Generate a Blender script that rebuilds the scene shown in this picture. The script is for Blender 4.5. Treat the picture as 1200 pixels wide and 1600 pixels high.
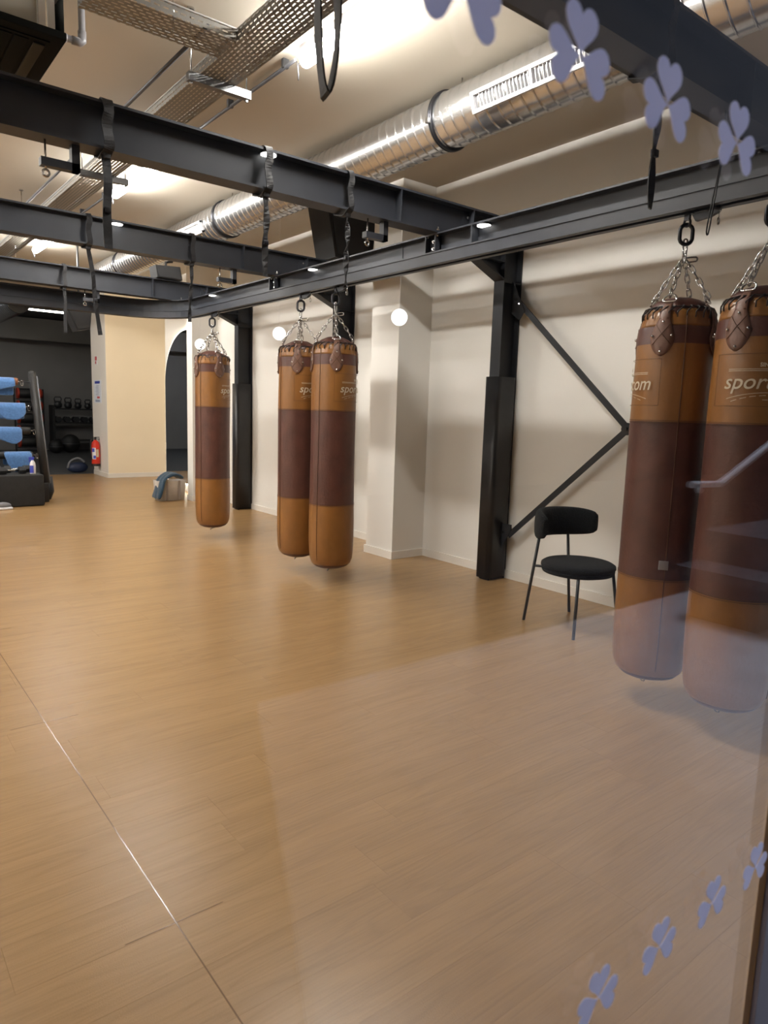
import bpy, bmesh, math, random
from math import sin, cos, pi, radians, sqrt, atan2
from mathutils import Vector, Matrix
random.seed(7)
for o in list(bpy.data.objects): bpy.data.objects.remove(o)
C = bpy.context.scene.collection
SC = bpy.context.scene

# ------------------------------------------------------------------ camera
F_PX, YAW, PITCH, ROLL, H = 1085.0, radians(38.45), radians(-8.2), radians(1.8), 1.42
fw = Vector((sin(YAW)*cos(PITCH), cos(YAW)*cos(PITCH), sin(PITCH)))
r0 = Vector((cos(YAW), -sin(YAW), 0)); u0 = r0.cross(fw)
rt = r0*cos(ROLL) + u0*sin(ROLL); up = -r0*sin(ROLL) + u0*cos(ROLL)
cam_d = bpy.data.cameras.new('camera'); cam = bpy.data.objects.new('camera', cam_d); C.objects.link(cam)
cam_d.sensor_fit = 'VERTICAL'; cam_d.sensor_height = 24.0; cam_d.lens = F_PX/1600*24.0
cam_d.clip_start = 0.02; cam_d.clip_end = 100
cam_d.dof.use_dof = True; cam_d.dof.focus_distance = 4.5; cam_d.dof.aperture_fstop = cam_d.lens/4.2
cam.matrix_world = Matrix(((rt.x, up.x, -fw.x, 0), (rt.y, up.y, -fw.y, 0), (rt.z, up.z, -fw.z, H), (0, 0, 0, 1)))
SC.camera = cam

# ------------------------------------------------------------------ world, exposure, large lights
W = bpy.data.worlds.new('world'); SC.world = W; W.use_nodes = True
bg = W.node_tree.nodes['Background']; bg.inputs[0].default_value = (0.42, 0.47, 0.62, 1); bg.inputs[1].default_value = 0.24
SC.view_settings.view_transform = 'Standard'; SC.view_settings.look = 'None'
SC.view_settings.gamma = 1; SC.view_settings.use_curve_mapping = False
SC.view_settings.exposure = 0.0
SC.cycles.max_bounces = 9; SC.cycles.diffuse_bounces = 5; SC.cycles.glossy_bounces = 5
SC.cycles.transparent_max_bounces = 16; SC.cycles.transmission_bounces = 8
SC.cycles.sample_clamp_indirect = 6
TUBE_E = 168.0            # ceiling tubes
TUBE_C = (1.0, 0.968, 0.935)
def area(name, loc, rot, size, sy, power, col, spread=180):
    l = bpy.data.lights.new(name, 'AREA'); l.shape = 'RECTANGLE'; l.size = size; l.size_y = sy; l.energy = power
    l.color = col; l.spread = radians(spread)
    o = bpy.data.objects.new(name, l); o.location = loc; o.rotation_euler = rot; C.objects.link(o); return o
area('street_daylight', (3.6, -1.9, 5.2), (0, 0, 0), 5.0, 2.2, 110, (0.70, 0.78, 1.0), 70)

# ------------------------------------------------------------------ materials
def new_mat(name):
    m = bpy.data.materials.new(name); m.use_nodes = True
    nt = m.node_tree; return m, nt, nt.nodes['Principled BSDF']
def N(nt, t, **k):
    n = nt.nodes.new(t)
    for a, b in k.items():
        if a in n.inputs: n.inputs[a].default_value = b
        else: setattr(n, a, b)
    return n
def mat(name, col, rough=0.5, metal=0.0, noise=0.0, scale=8.0, bump=0.0, bscale=None, spec=None, sheen=0.0, coat=0.0, emit=None, es=0.0, stretch=None):
    m, nt, b = new_mat(name)
    b.inputs['Roughness'].default_value = rough; b.inputs['Metallic'].default_value = metal
    if spec is not None: b.inputs['Specular IOR Level'].default_value = spec
    if sheen: b.inputs['Sheen Weight'].default_value = sheen; b.inputs['Sheen Roughness'].default_value = 0.5
    if coat: b.inputs['Coat Weight'].default_value = coat; b.inputs['Coat Roughness'].default_value = 0.2
    b.inputs['Base Color'].default_value = (*col, 1)
    if emit: b.inputs['Emission Color'].default_value = (*emit, 1); b.inputs['Emission Strength'].default_value = es
    tc = N(nt, 'ShaderNodeTexCoord'); vec = tc.outputs['Object']
    if stretch:
        mp = N(nt, 'ShaderNodeMapping'); mp.inputs['Scale'].default_value = stretch
        nt.links.new(vec, mp.inputs[0]); vec = mp.outputs[0]
    if noise:
        n = N(nt, 'ShaderNodeTexNoise', Scale=scale, Detail=6.0, Roughness=0.6); nt.links.new(vec, n.inputs['Vector'])
        r = N(nt, 'ShaderNodeMapRange'); r.inputs[1].default_value = 0.3; r.inputs[2].default_value = 0.7
        r.inputs[3].default_value = 1-noise; r.inputs[4].default_value = 1+noise
        nt.links.new(n.outputs[0], r.inputs[0])
        mx = N(nt, 'ShaderNodeVectorMath', operation='SCALE'); mx.inputs[0].default_value = col
        nt.links.new(r.outputs[0], mx.inputs['Scale']); nt.links.new(mx.outputs[0], b.inputs['Base Color'])
    if bump:
        n2 = N(nt, 'ShaderNodeTexNoise', Scale=bscale or scale*4, Detail=4.0); nt.links.new(vec, n2.inputs['Vector'])
        bp = N(nt, 'ShaderNodeBump', Strength=bump, Distance=0.01); nt.links.new(n2.outputs[0], bp.inputs['Height'])
        nt.links.new(bp.outputs[0], b.inputs['Normal'])
    return m
M = {}
M['wall'] = mat('white_wall_plaster', (0.78, 0.755, 0.70), 0.75, noise=0.02, scale=3, bump=0.05, bscale=90)
M['ceil'] = mat('painted_ceiling', (0.475, 0.425, 0.345), 0.85, noise=0.03, scale=1.5, bump=0.04, bscale=60)
M['cream'] = mat('cream_wall_plaster', (0.88, 0.76, 0.56), 0.75, noise=0.02, scale=3)
M['base'] = mat('baseboard_paint', (0.80, 0.76, 0.69), 0.45)
M['steel'] = mat('painted_black_steel', (0.026, 0.029, 0.037), 0.48, noise=0.15, scale=5, spec=0.5)
M['steel2'] = mat('painted_black_steel_column', (0.012, 0.013, 0.016), 0.55, noise=0.15, scale=5, spec=0.4)
M['pad'] = mat('black_vinyl_padding', (0.010, 0.010, 0.011), 0.42, noise=0.2, scale=6, bump=0.35, bscale=7)
M['chrome'] = mat('zinc_steel', (0.60, 0.60, 0.60), 0.18, 1.0)
M['dark_link'] = mat('blackened_link_steel', (0.04, 0.04, 0.045), 0.35, 0.8)
M['web'] = mat('black_webbing', (0.009, 0.009, 0.011), 0.6, noise=0.3, scale=60, bump=0.3, bscale=300)
M['tan'] = mat('tan_leather', (0.245, 0.105, 0.024), 0.36, noise=0.20, scale=5, bump=0.16, bscale=55, coat=0.15, stretch=(1, 1, 0.6))
M['brown'] = mat('dark_brown_leather', (0.088, 0.032, 0.022), 0.42, noise=0.25, scale=6, bump=0.20, bscale=55, coat=0.1)
M['strap'] = mat('brown_strap_leather', (0.155, 0.078, 0.052), 0.45, noise=0.2, scale=14, bump=0.2, bscale=90)
M['lace'] = mat('black_leather_lace', (0.02, 0.014, 0.012), 0.6)
M['ink'] = mat('pale_print', (0.68, 0.60, 0.45), 0.55)
M['stitch'] = mat('stitch_thread', (0.10, 0.045, 0.02), 0.7)
M['boucle'] = mat('black_boucle', (0.010, 0.011, 0.012), 0.95, noise=0.5, scale=110, bump=1.0, bscale=130, sheen=0.06, spec=0.2)
M['chairleg'] = mat('black_chair_tube', (0.02, 0.021, 0.023), 0.4)
M['rubber'] = mat('dark_rubber_floor', (0.045, 0.047, 0.050), 0.7, noise=0.2, scale=30)
M['darkwall'] = mat('charcoal_wall', (0.21, 0.205, 0.20), 0.85, noise=0.05, scale=2)
M['darkceil'] = mat('black_ceiling', (0.05, 0.05, 0.048), 0.8)
M['black'] = mat('matt_black_plastic', (0.009, 0.009, 0.0095), 0.55)
M['grille'] = mat('speaker_mesh', (0.012, 0.012, 0.013), 0.7, bump=0.4, bscale=400)
M['acblack'] = mat('black_grille_plastic', (0.010, 0.010, 0.008), 0.8, spec=0.05)
M['acvane'] = mat('dull_olive_vane', (0.035, 0.032, 0.024), 0.7, spec=0.1)
M['accase'] = mat('galvanised_case', (0.40, 0.38, 0.32), 0.5, 0.4, noise=0.06, scale=6)
M['galv'] = mat('galvanised_bracket', (0.62, 0.63, 0.63), 0.35, 0.9)
M['galvtag'] = mat('dull_metal_tag', (0.33, 0.32, 0.33), 0.5, 0.2)
M['darkzinc'] = mat('dull_zinc_bar', (0.16, 0.16, 0.16), 0.4, 0.6)
M['pvc'] = mat('grey_pvc_pipe', (0.27, 0.26, 0.27), 0.35)
M['conduit'] = mat('dark_conduit', (0.06, 0.06, 0.065), 0.5)
M['towel'] = mat('blue_terry_towel', (0.075, 0.19, 0.43), 0.95, noise=0.22, scale=40, bump=0.8, bscale=160, sheen=0.4)
M['navy'] = mat('petrol_blue_towel', (0.014, 0.047, 0.085), 0.95, noise=0.35, scale=35, bump=0.9, bscale=110, sheen=0.3)
M['brownvinyl'] = mat('brown_roll_vinyl', (0.20, 0.075, 0.03), 0.5)
M['red'] = mat('red_enamel', (0.62, 0.030, 0.012), 0.3)
M['darkred'] = mat('dark_red_vinyl', (0.45, 0.045, 0.02), 0.6)
M['white'] = mat('white_plastic', (0.74, 0.74, 0.76), 0.4)
M['bluep'] = mat('blue_print', (0.045, 0.065, 0.42), 0.5)
M['paper'] = mat('poster_paper', (0.72, 0.77, 0.85), 0.7)
M['greyprint'] = mat('grey_print', (0.28, 0.34, 0.48), 0.7)
M['redprint'] = mat('red_print', (0.55, 0.08, 0.09), 0.6)
M['cloth'] = mat('black_cloth', (0.018, 0.018, 0.018), 0.9, noise=0.2, scale=12, bump=0.3, bscale=20)
M['tote'] = mat('cream_canvas', (0.76, 0.71, 0.65), 0.9, noise=0.07, scale=40, bump=0.3, bscale=200)
M['totestripe'] = mat('taupe_stripe', (0.34, 0.28, 0.24), 0.9)
M['ivory'] = mat('ivory_lining', (0.62, 0.54, 0.36), 0.9)
M['grey'] = mat('grey_fabric', (0.16, 0.165, 0.18), 0.9)
M['kettle'] = mat('cast_iron', (0.016, 0.017, 0.019), 0.4)
M['mirror'] = mat('mirror_glass', (0.80, 0.82, 0.84), 0.01, 1.0)
M['gold'] = mat('bronze_gasket', (0.16, 0.085, 0.035), 0.5)
M['frame'] = mat('grey_aluminium_frame', (0.15, 0.13, 0.155), 0.5)
M['seam'] = mat('weld_seam', (0.20, 0.12, 0.055), 0.17, spec=0.7)
M['decal'] = mat('lilac_window_decal', (0.62, 0.65, 0.90), 0.7, emit=None)
def vinyl_mat():
    m, nt, b = new_mat('lilac_vinyl'); L = nt.links
    b.inputs['Base Color'].default_value = (0.85, 0.86, 0.96, 1); b.inputs['Roughness'].default_value = 0.7
    tl = N(nt, 'ShaderNodeBsdfTranslucent'); tl.inputs[0].default_value = (0.70, 0.74, 0.96, 1); mx = N(nt, 'ShaderNodeMixShader'); mx.inputs[0].default_value = 0.5
    L.new(b.outputs[0], mx.inputs[1]); L.new(tl.outputs[0], mx.inputs[2]); L.new(mx.outputs[0], nt.nodes['Material Output'].inputs[0]); return m
M['decal'] = vinyl_mat()
M['pave'] = mat('pale_pavement', (0.42, 0.41, 0.41), 0.9, noise=0.1, scale=3)
M['asphalt'] = mat('asphalt', (0.025, 0.025, 0.028), 0.9, noise=0.2, scale=20)
M['handrail'] = mat('painted_handrail', (0.6, 0.6, 0.6), 0.4)
M['concrete'] = mat('concrete_step', (0.06, 0.06, 0.063), 0.85, noise=0.15, scale=8)
def emitter(name, col, s):
    m, nt, b = new_mat(name); nt.nodes.remove(b)
    e = N(nt, 'ShaderNodeEmission'); e.inputs[0].default_value = (*col, 1); e.inputs[1].default_value = s
    nt.links.new(e.outputs[0], nt.nodes['Material Output'].inputs[0]); return m
M['tube'] = emitter('lit_tube', TUBE_C, TUBE_E)
M['puck'] = emitter('lit_puck', (1.0, 0.97, 0.92), 5.0)
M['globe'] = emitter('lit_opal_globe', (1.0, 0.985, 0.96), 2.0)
M['halo'] = emitter('lit_mirror_strip', (1.0, 0.90, 0.74), 9.0)
M['farlamp'] = emitter('lit_gym_strip', (1.0, 0.93, 0.80), 34.0)
M['farlamp2'] = emitter('lit_gym_strip_bright', (0.93, 0.95, 1.0), 95.0)
M['warmlamp'] = emitter('lit_warm_spot', (1.0, 0.82, 0.58), 290.0)

def galv_mat():
    m, nt, b = new_mat('spiral_duct_zinc'); b.inputs['Metallic'].default_value = 0.95; b.inputs['Roughness'].default_value = 0.24
    tc = N(nt, 'ShaderNodeTexCoord'); v = N(nt, 'ShaderNodeTexVoronoi', Scale=26.0); nt.links.new(tc.outputs['Object'], v.inputs['Vector'])
    cr = N(nt, 'ShaderNodeMapRange'); cr.inputs[3].default_value = 0.60; cr.inputs[4].default_value = 0.64
    s = N(nt, 'ShaderNodeSeparateColor'); nt.links.new(v.outputs['Color'], s.inputs[0]); nt.links.new(s.outputs[0], cr.inputs[0])
    cc = N(nt, 'ShaderNodeCombineColor')
    for i in range(3): nt.links.new(cr.outputs[0], cc.inputs[i])
    nt.links.new(cc.outputs[0], b.inputs['Base Color'])
    rr = N(nt, 'ShaderNodeMapRange'); rr.inputs[3].default_value = 0.23; rr.inputs[4].default_value = 0.25
    nt.links.new(s.outputs[1], rr.inputs[0]); nt.links.new(rr.outputs[0], b.inputs['Roughness'])
    mp = N(nt, 'ShaderNodeMapping'); mp.inputs['Scale'].default_value = (1, 9, 1); nt.links.new(tc.outputs['Object'], mp.inputs[0])
    n = N(nt, 'ShaderNodeTexNoise', Scale=2.2, Detail=2.0); nt.links.new(mp.outputs[0], n.inputs['Vector'])
    bp = N(nt, 'ShaderNodeBump', Strength=0.02, Distance=0.01); nt.links.new(n.outputs[0], bp.inputs['Height']); nt.links.new(bp.outputs[0], b.inputs['Normal'])
    return m
M['duct'] = galv_mat()

def wood_mat():
    m, nt, b = new_mat('oak_vinyl_planks'); L = nt.links
    geo = N(nt, 'ShaderNodeNewGeometry'); oi = N(nt, 'ShaderNodeObjectInfo')
    rnd = N(nt, 'ShaderNodeMath', operation='ADD'); L.new(oi.outputs['Random'], rnd.inputs[0]); L.new(geo.outputs['Random Per Island'], rnd.inputs[1])
    off = N(nt, 'ShaderNodeMath', operation='MULTIPLY'); off.inputs[1].default_value = 37.0; L.new(rnd.outputs[0], off.inputs[0])
    cmb = N(nt, 'ShaderNodeCombineXYZ'); L.new(off.outputs[0], cmb.inputs[0]); L.new(off.outputs[0], cmb.inputs[1])
    ad = N(nt, 'ShaderNodeVectorMath', operation='ADD'); L.new(geo.outputs['Position'], ad.inputs[0]); L.new(cmb.outputs[0], ad.inputs[1])
    # cathedral grain: contour lines of a stretched noise
    mp = N(nt, 'ShaderNodeMapping'); mp.inputs['Scale'].default_value = (0.8, 9.0, 1); L.new(ad.outputs[0], mp.inputs[0])
    n1 = N(nt, 'ShaderNodeTexNoise', Scale=1.0, Detail=2.0, Roughness=0.4, Distortion=0.35); L.new(mp.outputs[0], n1.inputs['Vector'])
    mu = N(nt, 'ShaderNodeMath', operation='MULTIPLY'); mu.inputs[1].default_value = 26.0; L.new(n1.outputs[0], mu.inputs[0])
    fr = N(nt, 'ShaderNodeMath', operation='PINGPONG'); fr.inputs[1].default_value = 1.0; L.new(mu.outputs[0], fr.inputs[0])
    pw = N(nt, 'ShaderNodeMath', operation='POWER'); pw.inputs[1].default_value = 3.0; L.new(fr.outputs[0], pw.inputs[0])
    # fine streaks
    mp2 = N(nt, 'ShaderNodeMapping'); mp2.inputs['Scale'].default_value = (3.0, 150.0, 1); L.new(ad.outputs[0], mp2.inputs[0])
    n2 = N(nt, 'ShaderNodeTexNoise', Scale=1.0, Detail=4.0, Roughness=0.65); L.new(mp2.outputs[0], n2.inputs['Vector'])
    mp3 = N(nt, 'ShaderNodeMapping'); mp3.inputs['Scale'].default_value = (0.7, 14.0, 1); L.new(ad.outputs[0], mp3.inputs[0])
    n3 = N(nt, 'ShaderNodeTexNoise', Scale=1.0, Detail=3.0); L.new(mp3.outputs[0], n3.inputs['Vector'])
    s1 = N(nt, 'ShaderNodeMath', operation='MULTIPLY'); s1.inputs[1].default_value = -0.085; L.new(pw.outputs[0], s1.inputs[0])
    s2 = N(nt, 'ShaderNodeMapRange'); s2.inputs[1].default_value = 0.3; s2.inputs[2].default_value = 0.7; s2.inputs[3].default_value = -0.075; s2.inputs[4].default_value = 0.075; L.new(n2.outputs[0], s2.inputs[0])
    s3 = N(nt, 'ShaderNodeMapRange'); s3.inputs[1].default_value = 0.3; s3.inputs[2].default_value = 0.7; s3.inputs[3].default_value = -0.07; s3.inputs[4].default_value = 0.07; L.new(n3.outputs[0], s3.inputs[0])
    s4 = N(nt, 'ShaderNodeMapRange'); s4.inputs[2].default_value = 2.0; s4.inputs[3].default_value = 0.93; s4.inputs[4].default_value = 1.01; L.new(rnd.outputs[0], s4.inputs[0])
    a1 = N(nt, 'ShaderNodeMath', operation='ADD'); L.new(s1.outputs[0], a1.inputs[0]); L.new(s2.outputs[0], a1.inputs[1])
    a2 = N(nt, 'ShaderNodeMath', operation='ADD'); L.new(a1.outputs[0], a2.inputs[0]); L.new(s3.outputs[0], a2.inputs[1])
    a3 = N(nt, 'ShaderNodeMath', operation='ADD'); L.new(a2.outputs[0], a3.inputs[0]); L.new(s4.outputs[0], a3.inputs[1])
    sc = N(nt, 'ShaderNodeVectorMath', operation='SCALE'); sc.inputs[0].default_value = (0.395, 0.238, 0.104); L.new(a3.outputs[0], sc.inputs['Scale'])
    L.new(sc.outputs[0], b.inputs['Base Color'])
    b.inputs['Roughness'].default_value = 0.27; b.inputs['Specular IOR Level'].default_value = 0.45
    n4 = N(nt, 'ShaderNodeTexNoise', Scale=260.0, Detail=2.0); L.new(geo.outputs['Position'], n4.inputs['Vector'])
    bp = N(nt, 'ShaderNodeBump', Strength=0.22, Distance=0.002); L.new(n4.outputs[0], bp.inputs['Height']); L.new(bp.outputs[0], b.inputs['Normal'])
    return m
M['wood'] = wood_mat()

def tray_mat():
    m, nt, b = new_mat('perforated_zinc'); L = nt.links
    b.inputs['Base Color'].default_value = (0.23, 0.22, 0.20, 1); b.inputs['Metallic'].default_value = 0.6; b.inputs['Roughness'].default_value = 0.45
    uv = N(nt, 'ShaderNodeUVMap'); sp = N(nt, 'ShaderNodeSeparateXYZ'); L.new(uv.outputs[0], sp.inputs[0])
    def band(src, period, width, shift=None):
        m0 = src
        if shift is not None:
            ad = N(nt, 'ShaderNodeMath', operation='ADD'); L.new(src, ad.inputs[0]); L.new(shift, ad.inputs[1]); m0 = ad.outputs[0]
        d = N(nt, 'ShaderNodeMath', operation='DIVIDE'); L.new(m0, d.inputs[0]); d.inputs[1].default_value = period
        f = N(nt, 'ShaderNodeMath', operation='FRACT'); L.new(d.outputs[0], f.inputs[0])
        c = N(nt, 'ShaderNodeMath', operation='LESS_THAN'); L.new(f.outputs[0], c.inputs[0]); c.inputs[1].default_value = width
        fl = N(nt, 'ShaderNodeMath', operation='FLOOR'); L.new(d.outputs[0], fl.inputs[0])
        return c.outputs[0], fl.outputs[0]
    bv, row = band(sp.outputs[1], 0.0245, 0.30)
    par = N(nt, 'ShaderNodeMath', operation='MULTIPLY'); L.new(row, par.inputs[0]); par.inputs[1].default_value = 0.021
    bu, _ = band(sp.outputs[0], 0.042, 0.62, par.outputs[0])
    ml = N(nt, 'ShaderNodeMath', operation='MULTIPLY'); L.new(bv, ml.inputs[0]); L.new(bu, ml.inputs[1])
    tr = N(nt, 'ShaderNodeBsdfTransparent'); mix = N(nt, 'ShaderNodeMixShader')
    L.new(ml.outputs[0], mix.inputs[0]); L.new(b.outputs[0], mix.inputs[1]); L.new(tr.outputs[0], mix.inputs[2])
    L.new(mix.outputs[0], nt.nodes['Material Output'].inputs[0]); return m
M['tray'] = tray_mat()

def glass_mat():
    m, nt, b = new_mat('window_glass'); nt.nodes.remove(b); L = nt.links
    fr = N(nt, 'ShaderNodeFresnel', IOR=1.5); tr = N(nt, 'ShaderNodeBsdfTransparent'); gl = N(nt, 'ShaderNodeBsdfGlossy', Roughness=0.0)
    tr.inputs[0].default_value = (0.985, 0.99, 0.985, 1)
    ge = N(nt, 'ShaderNodeNewGeometry'); ir = N(nt, 'ShaderNodeMapRange'); ir.inputs[3].default_value = 1.5; ir.inputs[4].default_value = 1/1.5
    L.new(ge.outputs['Backfacing'], ir.inputs[0]); L.new(ir.outputs[0], fr.inputs['IOR'])   # same reflectance leaving the pane as entering it
    mix = N(nt, 'ShaderNodeMixShader'); L.new(fr.outputs[0], mix.inputs[0]); L.new(tr.outputs[0], mix.inputs[1]); L.new(gl.outputs[0], mix.inputs[2])
    L.new(mix.outputs[0], nt.nodes['Material Output'].inputs[0]); return m
M['glass'] = glass_mat()

# ------------------------------------------------------------------ mesh helpers
class MB:
    def __init__(s): s.v = []; s.f = []; s.sm = []; s.uv = {}
    def add(s, vs, fs, smooth=False):
        k = len(s.v); s.v += [tuple(v) for v in vs]; s.f += [tuple(i+k for i in f) for f in fs]; s.sm += [smooth]*len(fs); return s
    def box(s, x0, x1, y0, y1, z0, z1, bev=0.0):
        if bev:
            bm = bmesh.new(); bmesh.ops.create_cube(bm, size=1)
            for v in bm.verts: v.co = Vector(((x0+x1)/2+v.co.x*(x1-x0), (y0+y1)/2+v.co.y*(y1-y0), (z0+z1)/2+v.co.z*(z1-z0)))
            bmesh.ops.bevel(bm, geom=bm.edges[:], offset=bev, segments=3, profile=0.5, affect='EDGES')
            return s.bm(bm, True)
        return s.add([(x0,y0,z0),(x1,y0,z0),(x1,y1,z0),(x0,y1,z0),(x0,y0,z1),(x1,y0,z1),(x1,y1,z1),(x0,y1,z1)],
                     [(0,3,2,1),(4,5,6,7),(0,1,5,4),(1,2,6,5),(2,3,7,6),(3,0,4,7)])
    def bm(s, bm, smooth=False):
        bm.verts.ensure_lookup_table(); bm.verts.index_update()
        s.add([v.co[:] for v in bm.verts], [[v.index for v in f.verts] for f in bm.faces], smooth); bm.free(); return s
    def prism(s, poly, axis, a, b):
        # poly: list of 2D points in remaining axes order; extruded along axis from a to b
        def P(p, t):
            return {'x': (t, p[0], p[1]), 'y': (p[0], t, p[1]), 'z': (p[0], p[1], t)}[axis]
        n = len(poly); vs = [P(p, a) for p in poly]+[P(p, b) for p in poly]
        return s.add(vs, [tuple(range(n)), tuple(range(2*n-1, n-1, -1))]+[(i, n+i, n+(i+1) % n, (i+1) % n) for i in range(n)])
    def sweep(s, pts, prof, closed=False, caps=True, smooth=True, upv=Vector((0, 0, 1))):
        # prof: list of (side, up) 2D offsets
        P = [Vector(p) for p in pts]; n = len(P); m = len(prof(0)) if callable(prof) else len(prof); vs = []
        prev = None
        for i, p in enumerate(P):
            if closed: t = (P[(i+1) % n]-P[i-1]).normalized()
            else: t = (P[min(i+1, n-1)]-P[max(i-1, 0)]).normalized()
            if prev is None:
                ref = upv if abs(t.dot(upv)) < 0.95 else Vector((1, 0, 0))
                u = (ref-t*ref.dot(t)).normalized()
            else: u = (prev-t*prev.dot(t)).normalized()
            prev = u; sd = t.cross(u)
            for a, b in (prof(i/(max(n-1, 1))) if callable(prof) else prof): vs.append(p+sd*a+u*b)
        if callable(prof): m = len(prof(0))
        fs = []
        for i in range(n if closed else n-1):
            j = (i+1) % n
            for k in range(m): l = (k+1) % m; fs.append((i*m+k, i*m+l, j*m+l, j*m+k))
        cp = caps and not closed
        if cp: fs += [tuple(range(m-1, -1, -1)), tuple((n-1)*m+k for k in range(m))]
        s.add(vs, fs, smooth)
        if cp: s.sm[-2:] = [False, False]
        return s
    def tube(s, pts, r, seg=8, closed=False, caps=True):
        return s.sweep(pts, [(r*cos(2*pi*k/seg), r*sin(2*pi*k/seg)) for k in range(seg)], closed, caps)
    def lathe(s, prof, cx=0, cy=0, seg=24, axis='z', c=0.0, fn=None, smooth=True, cap=True):
        # prof (r, t) along axis; closed at ends when r==0
        n = len(prof); vs = []
        for (r, t) in prof:
            for k in range(seg):
                a = 2*pi*k/seg; rr = fn(r, t, a) if fn else r
                if axis == 'z': vs.append((cx+rr*cos(a), cy+rr*sin(a), t))
                elif axis == 'x': vs.append((t, cx+rr*cos(a), cy+rr*sin(a)))
                else: vs.append((cx+rr*cos(a), t, cy+rr*sin(a)))
        fs = []
        for i in range(n-1):
            for k in range(seg):
                l = (k+1) % seg; fs.append((i*seg+k, i*seg+l, (i+1)*seg+l, (i+1)*seg+k))
        if not cap: return s.add(vs, fs, smooth)
        s.add(vs, fs+[tuple(range(seg-1, -1, -1)), tuple((n-1)*seg+k for k in range(seg))], smooth)
        s.sm[-2:] = [False, False]; return s
    def ibeam(s, axis, a, b, c, z0, z1, w, tf=0.012, tw=0.008):
        h = w/2
        poly = [(c-h, z0), (c+h, z0), (c+h, z0+tf), (c+tw/2, z0+tf), (c+tw/2, z1-tf), (c+h, z1-tf), (c+h, z1), (c-h, z1), (c-h, z1-tf), (c-tw/2, z1-tf), (c-tw/2, z0+tf), (c-h, z0+tf)]
        return s.prism(poly, axis, a, b)
    def sphere(s, c, r, seg=16, rings=10, sc=(1, 1, 1)):
        bm = bmesh.new(); bmesh.ops.create_uvsphere(bm, u_segments=seg, v_segments=rings, radius=r)
        for v in bm.verts: v.co = Vector((c[0]+v.co.x*sc[0], c[1]+v.co.y*sc[1], c[2]+v.co.z*sc[2]))
        return s.bm(bm, True)
    def cyl(s, c, r, h, seg=16, axis='z'):
        a = {'z': 2, 'x': 0, 'y': 1}[axis]; t = c[a]; o = [c[i] for i in range(3) if i != a]
        return s.lathe([(r, t-h/2), (r, t+h/2)], o[0], o[1], seg, axis, smooth=False)
    def link(s, c, d, up_, L, Wd, r, seg=5, n=12):
        # elongated chain link centred at c, long axis d, width along up_
        d = Vector(d).normalized(); u = Vector(up_); u = (u-d*u.dot(d)).normalized(); c = Vector(c); pts = []
        for k in range(n):
            a = 2*pi*k/n; x = cos(a); y = sin(a)
            pts.append(c+d*(x*Wd/2+(L/2-Wd/2)*(1 if x > 0.01 else -1 if x < -0.01 else 0))+u*(y*Wd/2))
        return s.tube(pts, r, seg, closed=True)
    def build(s, name, m, parent=None, label=None, cat=None, group=None, kind=None, loc=None):
        me = bpy.data.meshes.new(name)
        vs = s.v
        if loc is not None: vs = [(a-loc[0], b-loc[1], c-loc[2]) for a, b, c in vs]
        me.from_pydata(vs, [], s.f); me.update()
        me.polygons.foreach_set('use_smooth', s.sm)
        ms = m if isinstance(m, (list, tuple)) else [m]
        for x in ms: me.materials.append(M[x] if isinstance(x, str) else x)
        bmn = bmesh.new(); bmn.from_mesh(me); bmesh.ops.recalc_face_normals(bmn, faces=bmn.faces); bmn.to_mesh(me); bmn.free()
        o = bpy.data.objects.new(name, me); C.objects.link(o)
        if parent: o.parent = parent
        if loc is not None: o.location = loc
        return tag(o, label, cat, group, kind)
def tag(o, label=None, cat=None, group=None, kind=None):
    if label: o['label'] = label
    if cat: o['category'] = cat
    if group: o['group'] = group
    if kind: o['kind'] = kind
    return o
def empty(name, loc, label, cat, group=None, rz=0):
    o = bpy.data.objects.new(name, None); C.objects.link(o); o.location = loc; o.rotation_euler = (0, 0, rz); o.empty_display_size = 0.1
    return tag(o, label, cat, group)
def copy_tree(o, parent=None):
    c = o.copy(); C.objects.link(c); c.parent = parent
    for k in list(o.children): copy_tree(k, c)
    return c
def bez(p0, p1, p2, p3, n=10):
    o = []
    for i in range(n+1):
        t = i/n; o.append(tuple((1-t)**3*a+3*(1-t)**2*t*b+3*(1-t)*t*t*c+t**3*d for a, b, c, d in zip(p0, p1, p2, p3)))
    return o
def catmull(P, n=6):
    P = [Vector(p) for p in P]; o = []
    for i in range(len(P)-1):
        a = P[max(i-1, 0)]; b = P[i]; c = P[i+1]; d = P[min(i+2, len(P)-1)]
        for k in range(n):
            t = k/n; o.append(0.5*((2*b)+(c-a)*t+(2*a-5*b+4*c-d)*t*t+(3*b-a-3*c+d)*t**3))
    o.append(P[-1]); return o

# ------------------------------------------------------------------ setting: shell
CZ = 3.52
XL, XR, YN, YF = -3.6, 4.6, 0.40, 14.63
wr = MB().box(XR, XR+0.2, -0.0+YN, 9.92, 0, CZ).build('wall_right', 'wall', kind='structure')
MB().box(4.2, XR, 5.15, 5.57, 0, CZ).build('pilaster', 'wall', wr)
MB().box(4.2, 5.45, 9.92, 10.12, 0, CZ).build('wall_return', 'wall', wr)
MB().box(4.60, 4.74, 10.12, 12.02, 0, CZ).build('mirror_wall', 'wall', wr)
MB().box(5.25, 5.45, 10.12, 13.72, 0, CZ).build('wall_alcove', 'wall', kind='structure')
fwall = MB().box(4.11, 5.5, 13.72, YF+0.02, 0, CZ).build('wall_far', 'cream', kind='structure')
MB().box(4.105, 4.11, 13.724, YF+0.02, 0, CZ).build('reveal_face', 'wall', fwall)
MB().box(XL, 4.105, YF-0.1, YF+0.1, 3.16, CZ).build('lintel', 'darkceil', fwall)
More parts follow.
